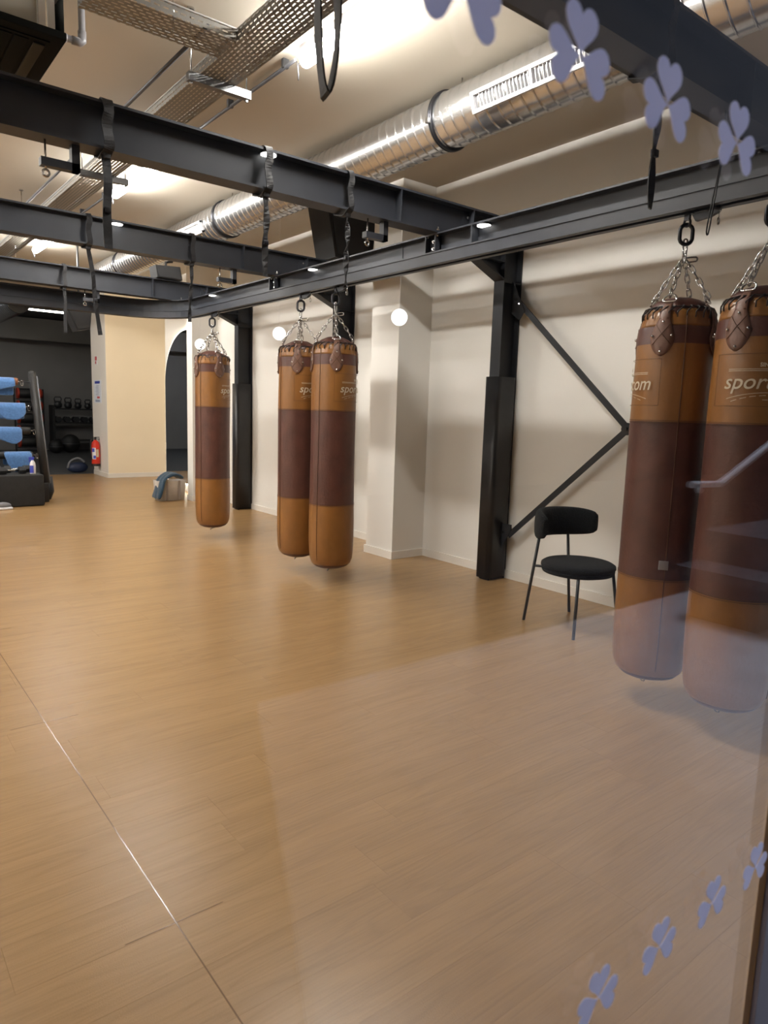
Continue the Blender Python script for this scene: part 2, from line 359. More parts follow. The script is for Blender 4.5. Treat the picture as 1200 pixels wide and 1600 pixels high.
MB().box(XL-0.2, XL, YN, YF+0.2, 0, CZ).build('wall_left', 'wall', kind='structure')
MB().box(XL-0.2, 5.5, YN-0.1, YF+0.1, CZ, CZ+0.15).build('ceiling', 'ceil', kind='structure')
# floor: printed oak planks
floor = MB().box(XL, 5.45, YN, YF+0.03, -0.06, -0.006).build('floor', 'gold', kind='structure')
PW, PL = 0.185, 1.22
me_plank = None
stuff = MB(); rr = random.Random(3)
j = 0; y = YN
while y < YF+0.02:
    y1 = min(y+PW, YF+0.03); x = XL-rr.random()*PL; near = y < 7.6
    while x < 5.45:
        xa, xb = max(x, XL), min(x+PL, 5.45); x += PL
        if xb-xa < 0.02: continue
        g = 0.00025
        xmin_view = 0.05 + max(0, y-2)*0.02
        if near and xb > xmin_view and xa < 4.65:
            b = MB().box(xa+g, xb-g, y+g, y1-g, -0.006, 0.0)
            b.build('plank', 'wood', floor)
        else: stuff.box(xa+g, xb-g, y+g, y1-g, -0.006, 0.0)
    y = y1; j += 1
stuff.build('far_planks', 'wood', floor, kind='stuff')
# welded joints of the vinyl sheets
MB().box(0.6582, 0.6615, YN, YF, -0.001, 0.0008).build('floor_seam', 'seam', floor)
for yy in (1.70, 3.22, 4.75):
    MB().box(0.52, 0.80, yy, yy+0.002, -0.001, 0.0008).build('floor_seam', 'seam', floor)
# baseboards
bb = MB()
bb.box(XR-0.015, XR, YN, 5.15, 0, 0.075); bb.box(XR-0.015, XR, 5.57, 9.92, 0, 0.075)
b1 = bb.build('baseboard_right', 'base', kind='structure')
MB().box(4.185, XR, 5.135, 5.15, 0, 0.075).box(4.185, 4.2, 5.15, 5.57, 0, 0.075).box(4.185, XR, 5.57, 5.585, 0, 0.075).build('pilaster_base', 'base', b1)
MB().box(4.185, XR, 9.905, 9.92, 0, 0.075).box(4.185, 4.2, 9.92, 10.12, 0, 0.075).build('return_base', 'base', b1)
MB().box(4.095, 5.25, 13.705, 13.72, 0, 0.085).box(4.09, 4.105, 13.72, YF, 0, 0.085).build('baseboard_far', 'base', kind='structure')
# dark gym room beyond the opening
MB().box(-3, 9, YF+0.03, 23, -0.06, 0.004).build('floor_gym', 'rubber', kind='structure')
MB().box(-3, 9, 22.3, 22.5, 0, 3.8).build('wall_gym', 'darkwall', kind='structure')
MB().box(-3, 9, 21.9, 22.3, 3.12, 3.72).build('trim_soffit', 'darkwall', kind='structure')
MB().box(-3, 9, YF+0.1, 22.5, 3.75, 3.85).build('ceiling_gym', 'darkceil', kind='structure')
MB().box(9, 9.1, YF, 22.5, 0, 3.8).build('wall_gym_side', 'darkwall', kind='structure')
MB().box(-3.1, -3, YF, 22.5, 0, 3.8).build('wall_gym_left', 'darkwall', kind='structure')
MB().box(5.5, 9, YF, YF+0.1, 0, 3.8).build('wall_gym_near', 'darkwall', kind='structure')

# shop window
GY = 0.40
win = MB().box(1.093, 1.50, GY-0.014, GY-0.006, 0, 3.3).box(1.26, 1.48, GY-0.006, GY+0.05, 0, 3.3).build('window_1', 'frame', kind='structure')
MB().box(1.0915, 1.17, GY-0.006, GY+0.003, 0.0, 3.3).build('gasket', 'gold', win)
MB().box(-2.4, 1.0915, GY-0.005, GY+0.005, 0.06, 3.24).build('pane', 'glass', win)
MB().box(1.50, 5.0, GY-0.005, GY+0.005, 0.06, 3.24).build('pane', 'glass', win)
MB().box(-2.4, 5.0, GY-0.04, GY+0.05, 0.0, 0.06).build('sill', 'frame', win)
MB().box(-2.4, 5.0, GY-0.04, GY+0.05, 3.24, 3.32).build('head', 'frame', win)
MB().box(-3.8, 5.2, GY-0.15, GY, 3.32, 4.2).build('wall_window', 'wall', kind='structure')
MB().box(-3.8, -2.4, GY-0.15, GY, 0, 3.32).build('wall_window_side', 'wall', kind='structure')
# street outside
MB().prism([(9, -2.1), (9, GY-0.04), (0.45, GY-0.04), (1.55, -2.1)], 'z', -0.1, -0.01).build('pavement', 'pave', kind='structure')  # left edge slanted to shape the haze it reflects in the glass
MB().box(-12, 45, -9, -2.1, -0.14, -0.06).box(-9, 9, -2.1, GY-0.04, -0.14, -0.11).build('road', 'asphalt', kind='structure')
MB().box(-12, 45, -9.4, -9, -0.1, 9).build('facade_across', 'asphalt', kind='structure')

# window decals: rows of three-heart clovers
def heart(cx, cz, ang, L):
    pts = []
    for k in range(28):
        t = 2*pi*k/28
        hx = 16*sin(t)**3; hy = 13*cos(t)-5*cos(2*t)-2*cos(3*t)-cos(4*t)
        pts.append((hx/17*0.57*L, (hy+17)/29.5*L))
    ca, sa = cos(ang), sin(ang)
    return [(cx+p[0]*ca-p[1]*sa, cz+p[0]*sa+p[1]*ca) for p in pts]
def clover(cx, cz, size, label, first=[None]):
    root = empty('clover_decal', (cx, GY, cz), label, 'decal', 'clover decals on the shop window')
    for a in (0, radians(103), radians(-103)):
        MB().prism(heart(0, 0, a, size), 'y', -0.0062, -0.0055).build('heart', 'decal', root)
    return root
tops = [(1.053-0.135*k-0.135*0.12, None) for k in range(8)]
for k, px in enumerate((0.779, 0.640, 0.505, 0.368, 0.232)):
    clover(px, 1.716, 0.040, ['lilac three-heart clover decal high on the glass, rightmost of the upper row', 'lilac clover decal second from the right in the upper row on the glass', 'large blurred lilac clover decal third from the right in the upper row', 'lilac clover decal cut off by the top edge of the photograph', 'lilac clover decal beyond the top edge, leftmost of the upper row'][k])
for k, px in enumerate((1.046, 0.915, 0.780, 0.650)):
    clover(px, 0.760, 0.038, ['small lilac clover decal beside the window frame, topmost of the lower row', 'lilac clover decal second from the window frame in the lower row', 'lilac clover decal third from the window frame in the lower row', 'lilac clover decal cut off by the bottom edge, last of the lower row'][k])

# reflected street furniture: handrail and steps
t = empty('handrail', (6.3, -1.4, 0), 'pale painted handrail tube outside, reflected over the right punching bag', 'handrail')
MB().tube([(-2.12, 0, 1.03), (-1.74, 0, 1.02), (.15, 0, 1.74)], 0.022, 10).sphere((-1.95, -.03, .985), .022, 10, 6).build('rail', 'handrail', t)
MB().tube([(-.5, 0, .62), (-.5, 0, 1.49)], 0.018, 8).tube([(0, 0, .62), (0, 0, 1.68)], 0.018, 8).build('support', 'handrail', t)
MB().box(4.73, 7, -1.75, -1.1, .33, .39).box(4.9, 7, -1.7, -1.2, -.01, .33).build('stair_step', 'concrete', None, 'lower concrete slab step outside, reflected at the right edge', 'step', 'concrete steps outside')
MB().box(5.09, 7, -1.75, -1.25, .392, .62).build('stair_step', 'concrete', None, 'upper concrete block step outside, reflected at the right edge', 'step', 'concrete steps outside')

# ------------------------------------------------------------------ steel frame
RX, RZ0, RZ1 = 3.20, 2.385, 2.575
# monorail: loop path with rounded corner
def rail_path():
    p = [(RX, 0.55), (RX, 7.40)]
    for k in range(1, 13):
        a = pi/2*k/12; p.append((RX-0.62+0.62*cos(a), 7.42+0.62*sin(a)))
    p.append((-1.2, 8.04)); return [(a, b, 0) for a, b in p]
rp = rail_path()
def rail_sweep(mb, prof):
    # prof (side, z) with horizontal side
    P = [Vector(p) for p in rp]; n = len(P); m = len(prof); vs = []
    for i, p in enumerate(P):
        a = (P[i]-P[i-1]).normalized() if i else (P[1]-P[0]).normalized()
        b = (P[i+1]-P[i]).normalized() if i < n-1 else a
        t_ = (a+b).normalized(); sd = Vector((t_.y, -t_.x, 0)); k = 1/max(0.5, t_.dot(a))
        for q in prof: vs.append((p.x+sd.x*q[0]*k, p.y+sd.y*q[0]*k, q[1]))
    fs = []
    for i in range(n-1):
        for k in range(m): l = (k+1) % m; fs.append((i*m+k, i*m+l, (i+1)*m+l, (i+1)*m+k))
    fs += [tuple(range(m)), tuple((n-1)*m+k for k in range(m))[::-1]]
    return mb.add(vs, fs)
rail = empty('bag_rail', (RX, 4, RZ0), 'long black steel rail carrying the punching bags, curved at its far corner', 'rail')
def pbuild(mb, name, m, par, **k):
    o = mb.build(name, m, par, **k); l = par.matrix_local.inverted() if False else None
    o.location = tuple(-c for c in par.location) if par.parent is None else (0, 0, 0); return o
w = 0.062; q = 0.006; zt = 2.452
pbuild(rail_sweep(MB(), [(-w, zt), (w, zt), (w, zt+.01), (q, zt+.01), (q, RZ1-.01), (w, RZ1-.01), (w, RZ1), (-w, RZ1), (-w, RZ1-.01), (-q, RZ1-.01), (-q, zt+.01), (-w, zt+.01)]), 'i_beam', 'steel', rail)
w2 = 0.056; tt = 0.005; lp = 0.018
pbuild(rail_sweep(MB(), [(-w2, RZ0), (-lp, RZ0), (-lp, RZ0+tt), (-w2+tt, RZ0+tt), (-w2+tt, zt-tt), (w2-tt, zt-tt), (w2-tt, RZ0+tt), (lp, RZ0+tt), (lp, RZ0), (w2, RZ0), (w2, zt-.001), (-w2, zt-.001)]), 'track', 'steel', rail)
pbuild(MB().box(RX-.058, RX-.006, 3.18, 3.192, zt+.01, RZ1-.01), 'stiffener', 'steel', rail)
for yy in (3.56, 5.66):
    pbuild(MB().box(RX-.060, RX-.006, yy-.05, yy-.042, zt+.01, RZ1-.01).box(RX-.060, RX-.006, yy+.042, yy+.05, zt+.01, RZ1-.01).box(RX-.02, RX-.006, yy-.05, yy+.05, zt+.012, RZ1-.012), 'stiffener', 'steel', rail)
    for dz in (.035, .08): pbuild(MB().cyl((RX-.026, yy, zt+dz), .011, .012, 6, 'x').cyl((RX-.034, yy, zt+dz), .006, .012, 8, 'x'), 'bolt', 'chrome', rail)
pbuild(MB().box(RX-.010, RX-.0055, 3.9, 3.905, zt+.01, RZ1-.01), 'weld', 'steel', rail)

beam_y = [1.45, 3.55, 5.64, 7.79]
BZ0, BZ1 = 2.576, 2.785
blab = ['nearest black cross beam, running through the blurred top right corner', 'black cross beam in front of the others, carrying the thickest straps', 'black cross beam second behind the large front one', 'farthest black cross beam, above the curved end of the rail']
beams = []
for yb, lb in zip(beam_y, blab):
    b = empty('cross_beam', (3.2, yb, BZ0), lb, 'beam', 'black steel cross beams under the ceiling'); beams.append(b)
    pbuild(MB().ibeam('x', -1.3, 3.79, yb, BZ0, BZ1, 0.125), 'i_beam', 'steel', b)
    st = MB()
    for xs in (2.83, 3.46):
        st.box(xs, xs+.008, yb-.060, yb-.004, BZ0+.012, BZ1-.012)
    pbuild(st, 'stiffener', 'steel', b)
    pbuild(MB().box(3.40, 3.52, yb-.012, yb-.004, BZ0+.02, BZ1-.03), 'splice_plate', 'steel', b)
    for xs, ys in ((RX-.045, yb-.045), (RX+.045, yb-.045), (RX-.045, yb+.045), (RX+.045, yb+.045)):
        pbuild(MB().cyl((xs, ys, BZ0+.018), .011, .012, 6).cyl((xs, ys, BZ0+.03), .006, .016, 8).cyl((xs, ys, RZ1-.017), .010, .01, 6), 'bolt', 'chrome', b)
    for zz in (.055, .15): pbuild(MB().cyl((3.44, yb-.018, BZ0+zz), .010, .012, 6, 'y'), 'bolt', 'chrome', b)
# girder behind the rail that the beams end on
g = empty('edge_girder', (3.86, 4, 2.6), 'black steel girder hidden behind the bag rail, joining beam ends to the columns', 'girder')
pbuild(MB().ibeam('y', 0.6, 8.9, 3.855, 2.63, 2.80, 0.10), 'i_beam', 'steel', g)
# wall columns
col_y = [1.72, 4.09, 6.47, 8.86]
clab = ['black steel wall column beyond the right edge, holding the far ends of the braces', 'black padded steel column beside the chair, with diagonal braces bolted on', 'black steel column behind the pair of punching bags', 'black padded steel column behind the farthest single punching bag']
for yc, lb in zip(col_y, clab):
    c = empty('wall_column', (4.5, yc, 0), lb, 'column', 'padded steel columns along the right wall')
    x0, x1 = 4.38, 4.595; hw = .055
    poly = [(x0, yc-hw), (x0+.012, yc-hw), (x0+.012, yc-.005), (x1-.012, yc-.005), (x1-.012, yc-hw), (x1, yc-hw), (x1, yc+hw), (x1-.012, yc+hw), (x1-.012, yc+.005), (x0+.012, yc+.005), (x0+.012, yc+hw), (x0, yc+hw)]
    pbuild(MB().prism(poly, 'z', 0, 2.80), 'post', 'steel2', c)
    pd = bmesh.new(); bmesh.ops.create_cube(pd, size=1)
    for v in pd.verts: v.co = Vector((4.462+v.co.x*.235, yc+v.co.y*.165, .88+v.co.z*1.72))
    bmesh.ops.bevel(pd, geom=[e for e in pd.edges if abs(e.verts[0].co.z-e.verts[1].co.z) > .5], offset=.045, segments=5, profile=.5, affect='EDGES')
    pbuild(MB().bm(pd, True), 'pad', 'pad', c)
    # arm and haunch reaching to the girder
    pbuild(MB().ibeam('x', 3.86, 4.38, yc, 2.655, 2.80, 0.11), 'arm', 'steel2', c)
    pbuild(MB().prism([(4.38, 2.53), (4.38, 2.655), (4.06, 2.655)], 'y', yc-.005, yc+.005), 'haunch', 'steel2', c)
    pbuild(MB().prism([(4.38, 2.515), (4.38, 2.53), (4.06, 2.668), (4.05, 2.655)], 'y', yc-.055, yc+.055), 'haunch_flange', 'steel2', c)
    pbuild(MB().box(4.392, 4.583, yc-.053, yc-.005, 2.50, 2.512), 'stiffener', 'steel2', c)
# braces in the bay behind the chair
def bar(mb, p, q, wd, th):
    p = Vector(p); q = Vector(q); d = (q-p).normalized(); x = Vector((1, 0, 0)); s_ = d.cross(x).normalized()*wd/2; e = x*th/2
    return mb.add([p-s_-e, p+s_-e, p+s_+e, p-s_+e, q-s_-e, q+s_-e, q+s_+e, q-s_+e], [(0, 3, 2, 1), (4, 5, 6, 7), (0, 1, 5, 4), (1, 2, 6, 5), (2, 3, 7, 6), (3, 0, 4, 7)])
br = empty('wall_brace', (4.5, 2.87, 1.35), 'thin black diagonal brace making an angle on the wall behind the chair', 'brace')
A_, B_ = (4.5, 3.96, 2.34), (4.5, 3.94, .40); X_ = (4.5, 2.87, 1.352); A2, B2 = (4.5, 1.78, 2.34), (4.5, 1.80, .40)
for p_, q_ in ((A_, X_), (B_, X_), (X_, A2), (X_, B2)):
    pbuild(bar(MB(), p_, q_, .045, .012), 'brace_bar', 'steel2', br)
pbuild(MB().cyl((4.49, 2.87, 1.352), .045, .02, 12, 'x').cyl((4.475, 2.87, 1.352), .012, .03, 6, 'x'), 'centre_plate', 'steel2', br)
for s_, yc in ((-1, 4.035), (1, 1.775)):
    pbuild(MB().prism([(yc, 2.52), (yc, 2.26), (yc+s_*.09, 2.20), (yc+s_*.14, 2.27)], 'x', 4.488, 4.496), 'gusset', 'steel2', br)
    pbuild(MB().prism([(yc, .24), (yc, .50), (yc+s_*.13, .50), (yc+s_*.13, .45)], 'x', 4.488, 4.496), 'gusset', 'steel2', br)
    for zz, dy in ((2.37, .05), (2.33, .085), (.43, .05)): pbuild(MB().cyl((4.482, yc+s_*dy, zz), .010, .012, 6, 'x'), 'bolt', 'chrome', br)

# ------------------------------------------------------------------ punching bags
R_ = 0.18
TAPER = [0.0]
def bag_prof():
    d = TAPER[0]
    return [(0.02, 0.120), (0.06, 0.121), (0.10, 0.127), (0.135, 0.142), (0.160, 0.168), (0.174, 0.205), (0.180, 0.26), (0.184, 0.36), (0.185, 0.5), (0.183, 0.66), (0.182, 0.9), (0.181, 1.15), (0.182, 1.40), (0.182, 1.55), (0.180, 1.70), (0.178, 1.78), (0.174+d*.2, 1.845), (0.164+d*.75, 1.90), (0.150+d, 1.935)]
def prof_between(z0, z1):
    P = bag_prof(); o = []
    def rz(z):
        for (r1, a), (r2, b) in zip(P, P[1:]):
            if a <= z <= b: return r1+(r2-r1)*(z-a)/(b-a)
        return P[-1][0]
    zs = sorted({z0, z1}|{z for _, z in P if z0 < z < z1}|{z0+(z1-z0)*k/6 for k in range(1, 6)})
    return [(rz(z), z) for z in zs]
def wob(seed, amp):
    ph = [random.Random(seed+k).random()*6.28 for k in range(8)]
    def f(r, t, a): return r+amp*(sin(3*a+ph[0]+2.1*t)*.5+sin(2*a+ph[1]-3*t)*.4+sin(5*a+ph[2]+6*t)*.25)
    return f
def ruffle(r, t, a):
    k = max(0, (t-1.84)/0.09); return r*(1+0.035*k*sin(17*a)+0.02*k*sin(29*a+1))-0.010*k
def text_mesh(s, size, shear=0.25):
    cu = bpy.data.curves.new('lettering', 'FONT'); cu.body = s; cu.size = size; cu.shear = shear; cu.space_character = 1.0; cu.offset = 0.0006
    cu.align_x = 'CENTER'; cu.resolution_u = 4
    o = bpy.data.objects.new('tmp_text', cu); C.objects.link(o)
    dg = bpy.context.evaluated_depsgraph_get(); me = bpy.data.meshes.new_from_object(o.evaluated_get(dg))
    v = [tuple(x.co) for x in me.vertices]; f = [tuple(p.vertices) for p in me.polygons]
    bpy.data.objects.remove(o); bpy.data.curves.remove(cu); bpy.data.meshes.remove(me); return v, f
def wrap(vs, r, z0, a0): return [((r)*cos(a0+x/r), (r)*sin(a0+x/r), z0+y) for x, y, *_ in vs]
TXT = [(text_mesh('sport.com', 0.088), 1.562, 0), (text_mesh('SINCE 20', 0.022, 0), 1.652, 0)]
def arc_line(r, z0, a0, hw, sag, wd, n=24, dash=False):
    mb = MB()
    for k in range(n):
        if dash and k % 3 == 2: continue
        pts = []
        for kk, e in ((k, 1), (k+1, 1), (k+1, 0), (k, 0)):
            u = -1+2*kk/n; x = u*hw; z = z0-sag*u*u+(wd if e else 0); pts.append((r*cos(a0+x/r), r*sin(a0+x/r), z))
        mb.add(pts, [(0, 1, 2, 3)])
    return mb
def chain(mb, p, q, Ln=0.048, Wd=0.021, r=0.0034):
    p = Vector(p); q = Vector(q); d = q-p; n = max(2, round(d.length/(Ln*0.80))); dn = d.normalized(); side = dn.cross(Vector((0, 0, 1))); side = side.normalized() if side.length > .1 else Vector((1, 0, 0)); alt = dn.cross(side)
    for k in range(n):
        mb.link(p+d*((k+.5)/n), dn, side if k % 2 else alt, d.length/n*1.28, Wd, r)
def make_bag(label, ang, seed, first_group, text_ang, tab_ang):
    b = empty('punching_bag', (0, 0, 0), label, 'punching bag', first_group)
    f = wob(seed, 0.0035); dT = TAPER[0]
    MB().lathe([(0.0, 0.1195)]+prof_between(0.120, 0.163), seg=40, fn=f).build('bottom_cap', 'brown', b)
    MB().lathe(prof_between(0.163, 0.66), seg=40, fn=f, cap=False).build('lower_panel', 'tan', b)
    MB().lathe(prof_between(0.66, 1.415), seg=40, fn=f, cap=False).build('middle_panel', 'brown', b)
    MB().lathe(prof_between(1.415, 1.775), seg=40, fn=f, cap=False).build('upper_panel', 'tan', b)
    MB().lathe([(r+.0015, z) for r, z in prof_between(1.775, 1.855)], seg=40, fn=f, cap=False).build('upper_band', 'brown', b)
    MB().lathe(prof_between(1.855, 1.935)+[(0.140+TAPER[0], 1.93)], seg=68, fn=ruffle).build('collar', 'tan', b)
    # gathered top cover
    MB().lathe([(0.140+dT, 1.90), (0.140+dT, 1.93), (0.128+dT, 1.958-dT*.6), (0.100+dT*.6, 1.982-dT*.6), (0.06, 1.996), (0.02, 1.999)], seg=40, fn=lambda r, t, a: r*(1+.05*sin(7*a+seed)+.03*sin(11*a))).build('top_cover', 'brown', b)
    # stitched seams: a vertical one and rings at the colour changes
    sm = MB()
    for z in (0.655, 0.665, 1.410, 1.420):
        r = prof_between(z, z+.001)[0][0]; rr_ = r+.0025
        pts = [(f(rr_, z, 2*pi*k/40)*cos(2*pi*k/40), f(rr_, z, 2*pi*k/40)*sin(2*pi*k/40), z) for k in range(40)]
        sm.tube(pts, .0012, 4, closed=True)
    sm.tube([(f(r+.002, z, ang)*cos(ang), f(r+.002, z, ang)*sin(ang), z) for r, z in prof_between(.2, 1.9)], .0022, 5)
    sm.build('seam', 'stitch', b)
    # lacing round the collar
    lc = MB(); n = 26
    for k in range(n):
        a = 2*pi*k/n; a2 = a+2*pi/n*.65
        lc.tube([((.164+dT*.8)*cos(a), (.164+dT*.8)*sin(a), 1.893), ((.165+dT)*cos(a), (.165+dT)*sin(a), 1.918), ((.154+dT)*cos(a2), (.154+dT)*sin(a2), 1.943), ((.132+dT)*cos(a2), (.132+dT)*sin(a2), 1.950), ((.130+dT)*cos(a2), (.130+dT)*sin(a2), 1.94)], .0034, 5)
    lc.tube([((.141+dT)*cos(2*pi*k/40), (.141+dT)*sin(2*pi*k/40), 1.944+.004*sin(9*k)) for k in range(40)], .0035, 5, closed=True)
    lc.build('lacing', 'lace', b)
    for k in range(4):
        a = tab_ang+k*pi/2
        # strap tab: flat loop above, padded diamond shield below
        def PT(u, z, off=0.0):
            r = (prof_between(z, z+.001)[0][0] if z < 1.925 else .156+dT-(z-1.925)*.9)+.0035+off
            return (r*cos(a+u/R_), r*sin(a+u/R_), z)
        outline = [(-.022, 1.965), (-.022, 1.885), (-.047, 1.815), (-.042, 1.785), (-.024, 1.748), (0, 1.736), (.024, 1.748), (.042, 1.785), (.047, 1.815), (.022, 1.885), (.022, 1.965)]
        mb = MB(); rows = []
        zs = [1.965, 1.945, 1.925, 1.885, 1.845, 1.805, 1.770, 1.745, 1.729, 1.717]
        hw = {1.965: .025, 1.945: .025, 1.925: .025, 1.885: .027, 1.845: .043, 1.805: .057, 1.770: .050, 1.745: .037, 1.729: .024, 1.717: .005}
        top = []; bot = []
        for z in zs:
            top.append([PT(hw[z]*u, z, .004+.005*(1-abs(u))*(z < 1.89)) for u in (-1, -.5, 0, .5, 1)])
            bot.append([PT(hw[z]*u, z, -.003) for u in (-1, -.5, 0, .5, 1)])
        vs = [p for r_ in top for p in r_]+[p for r_ in bot for p in r_]; nn = len(zs)*5; fs = []
        for i in range(len(zs)-1):
            for c_ in range(4):
                q0 = i*5+c_; fs += [(q0, q0+1, q0+6, q0+5), (nn+q0+5, nn+q0+6, nn+q0+1, nn+q0)]
            fs += [(i*5, i*5+5, nn+i*5+5, nn+i*5), (i*5+4, nn+i*5+4, nn+i*5+9, i*5+9)]
        fs += [(0, nn, nn+1, 1), (1, nn+1, nn+2, 2), (2, nn+2, nn+3, 3), (3, nn+3, nn+4, 4)]
        e = (len(zs)-1)*5
        fs += [(e+i_, e+i_+1, nn+e+i_+1, nn+e+i_) for i_ in range(4)]
        tab = mb.add(vs, fs, True).build('strap_tab', 'strap', b)
        cr = MB().tube([PT(-.034, 1.862, .007), PT(0, 1.818, .011), PT(.042, 1.768, .007)], .0016, 4).tube([PT(.034, 1.862, .007), PT(0, 1.818, .011), PT(-.042, 1.768, .007)], .0016, 4).tube([PT(-.023, 1.888, .006), PT(.023, 1.888, .006)], .0016, 4)
        cr.build('stitching', 'stitch', tab)
        for u, z in ((0, 1.872), (-.043, 1.808), (.043, 1.808), (0, 1.735)):
            MB().sphere(PT(u, z, .008), .0068, 8, 6).build('stud', 'chrome', tab)
        ca, sa = cos(a), sin(a); tx, ty = -sa, ca
        ring = []
        for i in range(14):
            th = 2*pi*i/14; uu = .031*cos(th); zz = 1.977+.027*sin(th) if sin(th) > -.25 else 1.969
            rr0 = .128+dT+.010*(1.975-zz)/.02; ring.append((rr0*ca+tx*uu, rr0*sa+ty*uu, zz))
        MB().tube(ring, .0042, 6, closed=True).build('d_ring', 'chrome', b)
        cm = MB(); chain(cm, ((.13+dT)*ca, (.13+dT)*sa, 1.992), (.012*ca, .012*sa, 2.175)); cm.build('chain', 'chrome', b)
    # ring, carabiner, long hook, black quick link
    MB().link((0, 0, 2.183), (0, 0, 1), (cos(.9), sin(.9), 0), .042, .040, .004, 6, 14).build('ring', 'chrome', b)
    MB().link((-.048*cos(2.3), -.048*sin(2.3)+.02, 2.180), (cos(2.3), sin(2.3), -.1), (0, 0, 1), .060, .022, .0045, 6, 12).build('carabiner', 'chrome', b)
    MB().link((0, 0, 2.232), (0, 0, 1), (cos(2.3), sin(2.3), 0), .078, .017, .0045, 6, 12).build('swivel_hook', 'chrome', b)
    MB().link((0, 0, 2.292), (0, 0, 1), (cos(-.7), sin(-.7), 0), .090, .060, .0095, 8, 14).build('quick_link', 'dark_link', b)
    MB().tube([(.03*cos(.4*k+.0), .03*sin(.4*k), .112-.02*sin(.2*k)) for k in range(9)]+[(0, 0, .119)], .0025, 5).build('bottom_ring', 'dark_link', b)
    # printed logo patch
    rr_ = .1885
    ol = MB(); hw_, z0, z1 = .225, 1.490, 1.705
    for zz in (z0, z1):
        ol.tube([(rr_*cos(text_ang+hw_*u/rr_), rr_*sin(text_ang+hw_*u/rr_), zz) for u in [k/10-1 for k in range(21)]], .0009, 4)
    for sgn in (-1, 1): ol.tube([(rr_*cos(text_ang+sgn*hw_/rr_), rr_*sin(text_ang+sgn*hw_/rr_), z0+(z1-z0)*k/6) for k in range(7)], .0009, 4)
    patch = ol.build('logo_patch', 'stitch', b)
    ink = MB()
    for (v, fc), z, _ in TXT:
        ink.add(wrap(v, rr_+.002, z, text_ang), fc)
    for zz, h_, sg, dsh in ((1.641, .165, 0, False), (1.634, .165, 0, False), (1.545, .165, .026, False), (1.534, .145, .026, True)):
        a_ = arc_line(rr_+.002, zz, text_ang, h_, sg, .0022, 24, dsh); ink.add(a_.v, a_.f)
    s2 = text_mesh('............', .018, 0)
    ink.add(wrap(s2[0], rr_+.002, 1.516, text_ang), s2[1])
    ink.build('lettering', 'ink', patch)
    return b
def trolley(x, y, label, z=2.385, big=1.0):
    t = empty('rail_trolley', (x, y, z), label, 'trolley', 'rail trolleys')
    MB().box(-.012, .012, -.026, .026, -.004, .03).box(-.010, .010, -.012, .012, -.030, -.002).build('shackle_block', 'dark_link', t)
    MB().prism([(-.026, -.010), (-.045, -.042), (-.11, -.036), (-.155, -.016), (-.155, -.003), (-.10, -.003)], 'x', -.012, .012).build('lever', 'steel', t)
    m_ = MB(); m_.cyl((0, -.150, -.004), .011, .026, 8); m_.tube([(0, -.150, -.012), (0, -.150, -.045)], .003, 6); m_.link((0, -.150, -.060), (0, 0, 1), (1, 0, 0), .030, .014, .003); m_.build('pin', 'chrome', t)
    MB().link((0, 0, -.040), (0, 0, 1), (0, 1, 0), .034, .030, .006, 6, 12).build('shackle', 'dark_link', t)
    return t
GRP = 'two-tone leather punching bags on the rail'
bags = [  # x, y, label, seed, print, tab and seam angles as seen from the front
    (3.195, 7.02, 'tan and brown leather punching bag hanging alone, farthest left', 6, 80, 24, -42),
    (3.20, 5.26, 'leather punching bag second from the left, half covered by its neighbour', 21, 54, -7, -60),
    (3.20, 4.73, 'leather punching bag of the middle pair, the one in front', 33, 69, 5, -39),
    (3.22, 1.83, 'large punching bag beside the chair, its print ending in .com at its left edge', 46, -86, -21, 12),
    (3.165, 1.415, 'nearest punching bag, cut by the right edge, printed with the word sport', 55, 16, -29, 80)]
bag_objs = []
for i, (x, y, lb, sd, ta, ba, sa_) in enumerate(bags):
    f_ = pi+atan2(y, x); TAPER[0] = (.019, .019, .012, 0, .003)[i]
    b = make_bag(lb, f_+radians(sa_), sd, GRP, f_+radians(ta), f_+radians(ba)); b.location = (x, y, 0); bag_objs.append(b)
    if i == 3:
        fa = f_+radians(9); tg = MB(); tg.box(-.022, .022, -.003, .003, -.022, .022, .002)  # small dull grey square on the bag's surface
        o_ = tg.build('metal_tag', 'galvtag', b); o_.location = (.188*cos(fa), .188*sin(fa), .735); o_.rotation_euler = (0, 0, fa+pi/2); tag(o_, 'small square metal tag on the seam')
tl = ['trolley above the farthest left punching bag', 'trolley above the half hidden second punching bag', 'trolley above the front bag of the middle pair', 'trolley with lever above the large punching bag by the chair', 'trolley above the nearest punching bag at the right edge']
for i, (x, y, *_r) in enumerate(bags): trolley(x, y, tl[i])

# ------------------------------------------------------------------ webbing straps
def ribbon(mb, pts, wd=.028, th=.003, n=5, wig=0.0, seed=1, across=Vector((1, 0, 0))):
    P = catmull(pts, n); rg = random.Random(seed); vs = []; m = len(P)
    for i, p in enumerate(P):
        t_ = (P[min(i+1, m-1)]-P[max(i-1, 0)]).normalized()
        s_ = (across-t_*across.dot(t_)).normalized(); tw = wig*sin(i*.9+seed); s_ = (s_*cos(tw)+t_.cross(s_)*sin(tw)); nn = t_.cross(s_)
        for a, b_ in ((-1, -1), (1, -1), (1, 1), (-1, 1)): vs.append(p+s_*a*wd/2+nn*b_*th/2)
    fs = []
    for i in range(m-1):
        for k in range(4): l = (k+1) % 4; fs.append((i*4+k, i*4+l, i*4+4+l, i*4+4+k))
    fs += [(3, 2, 1, 0), tuple((m-1)*4+k for k in range(4))]
    return mb.add(vs, fs)
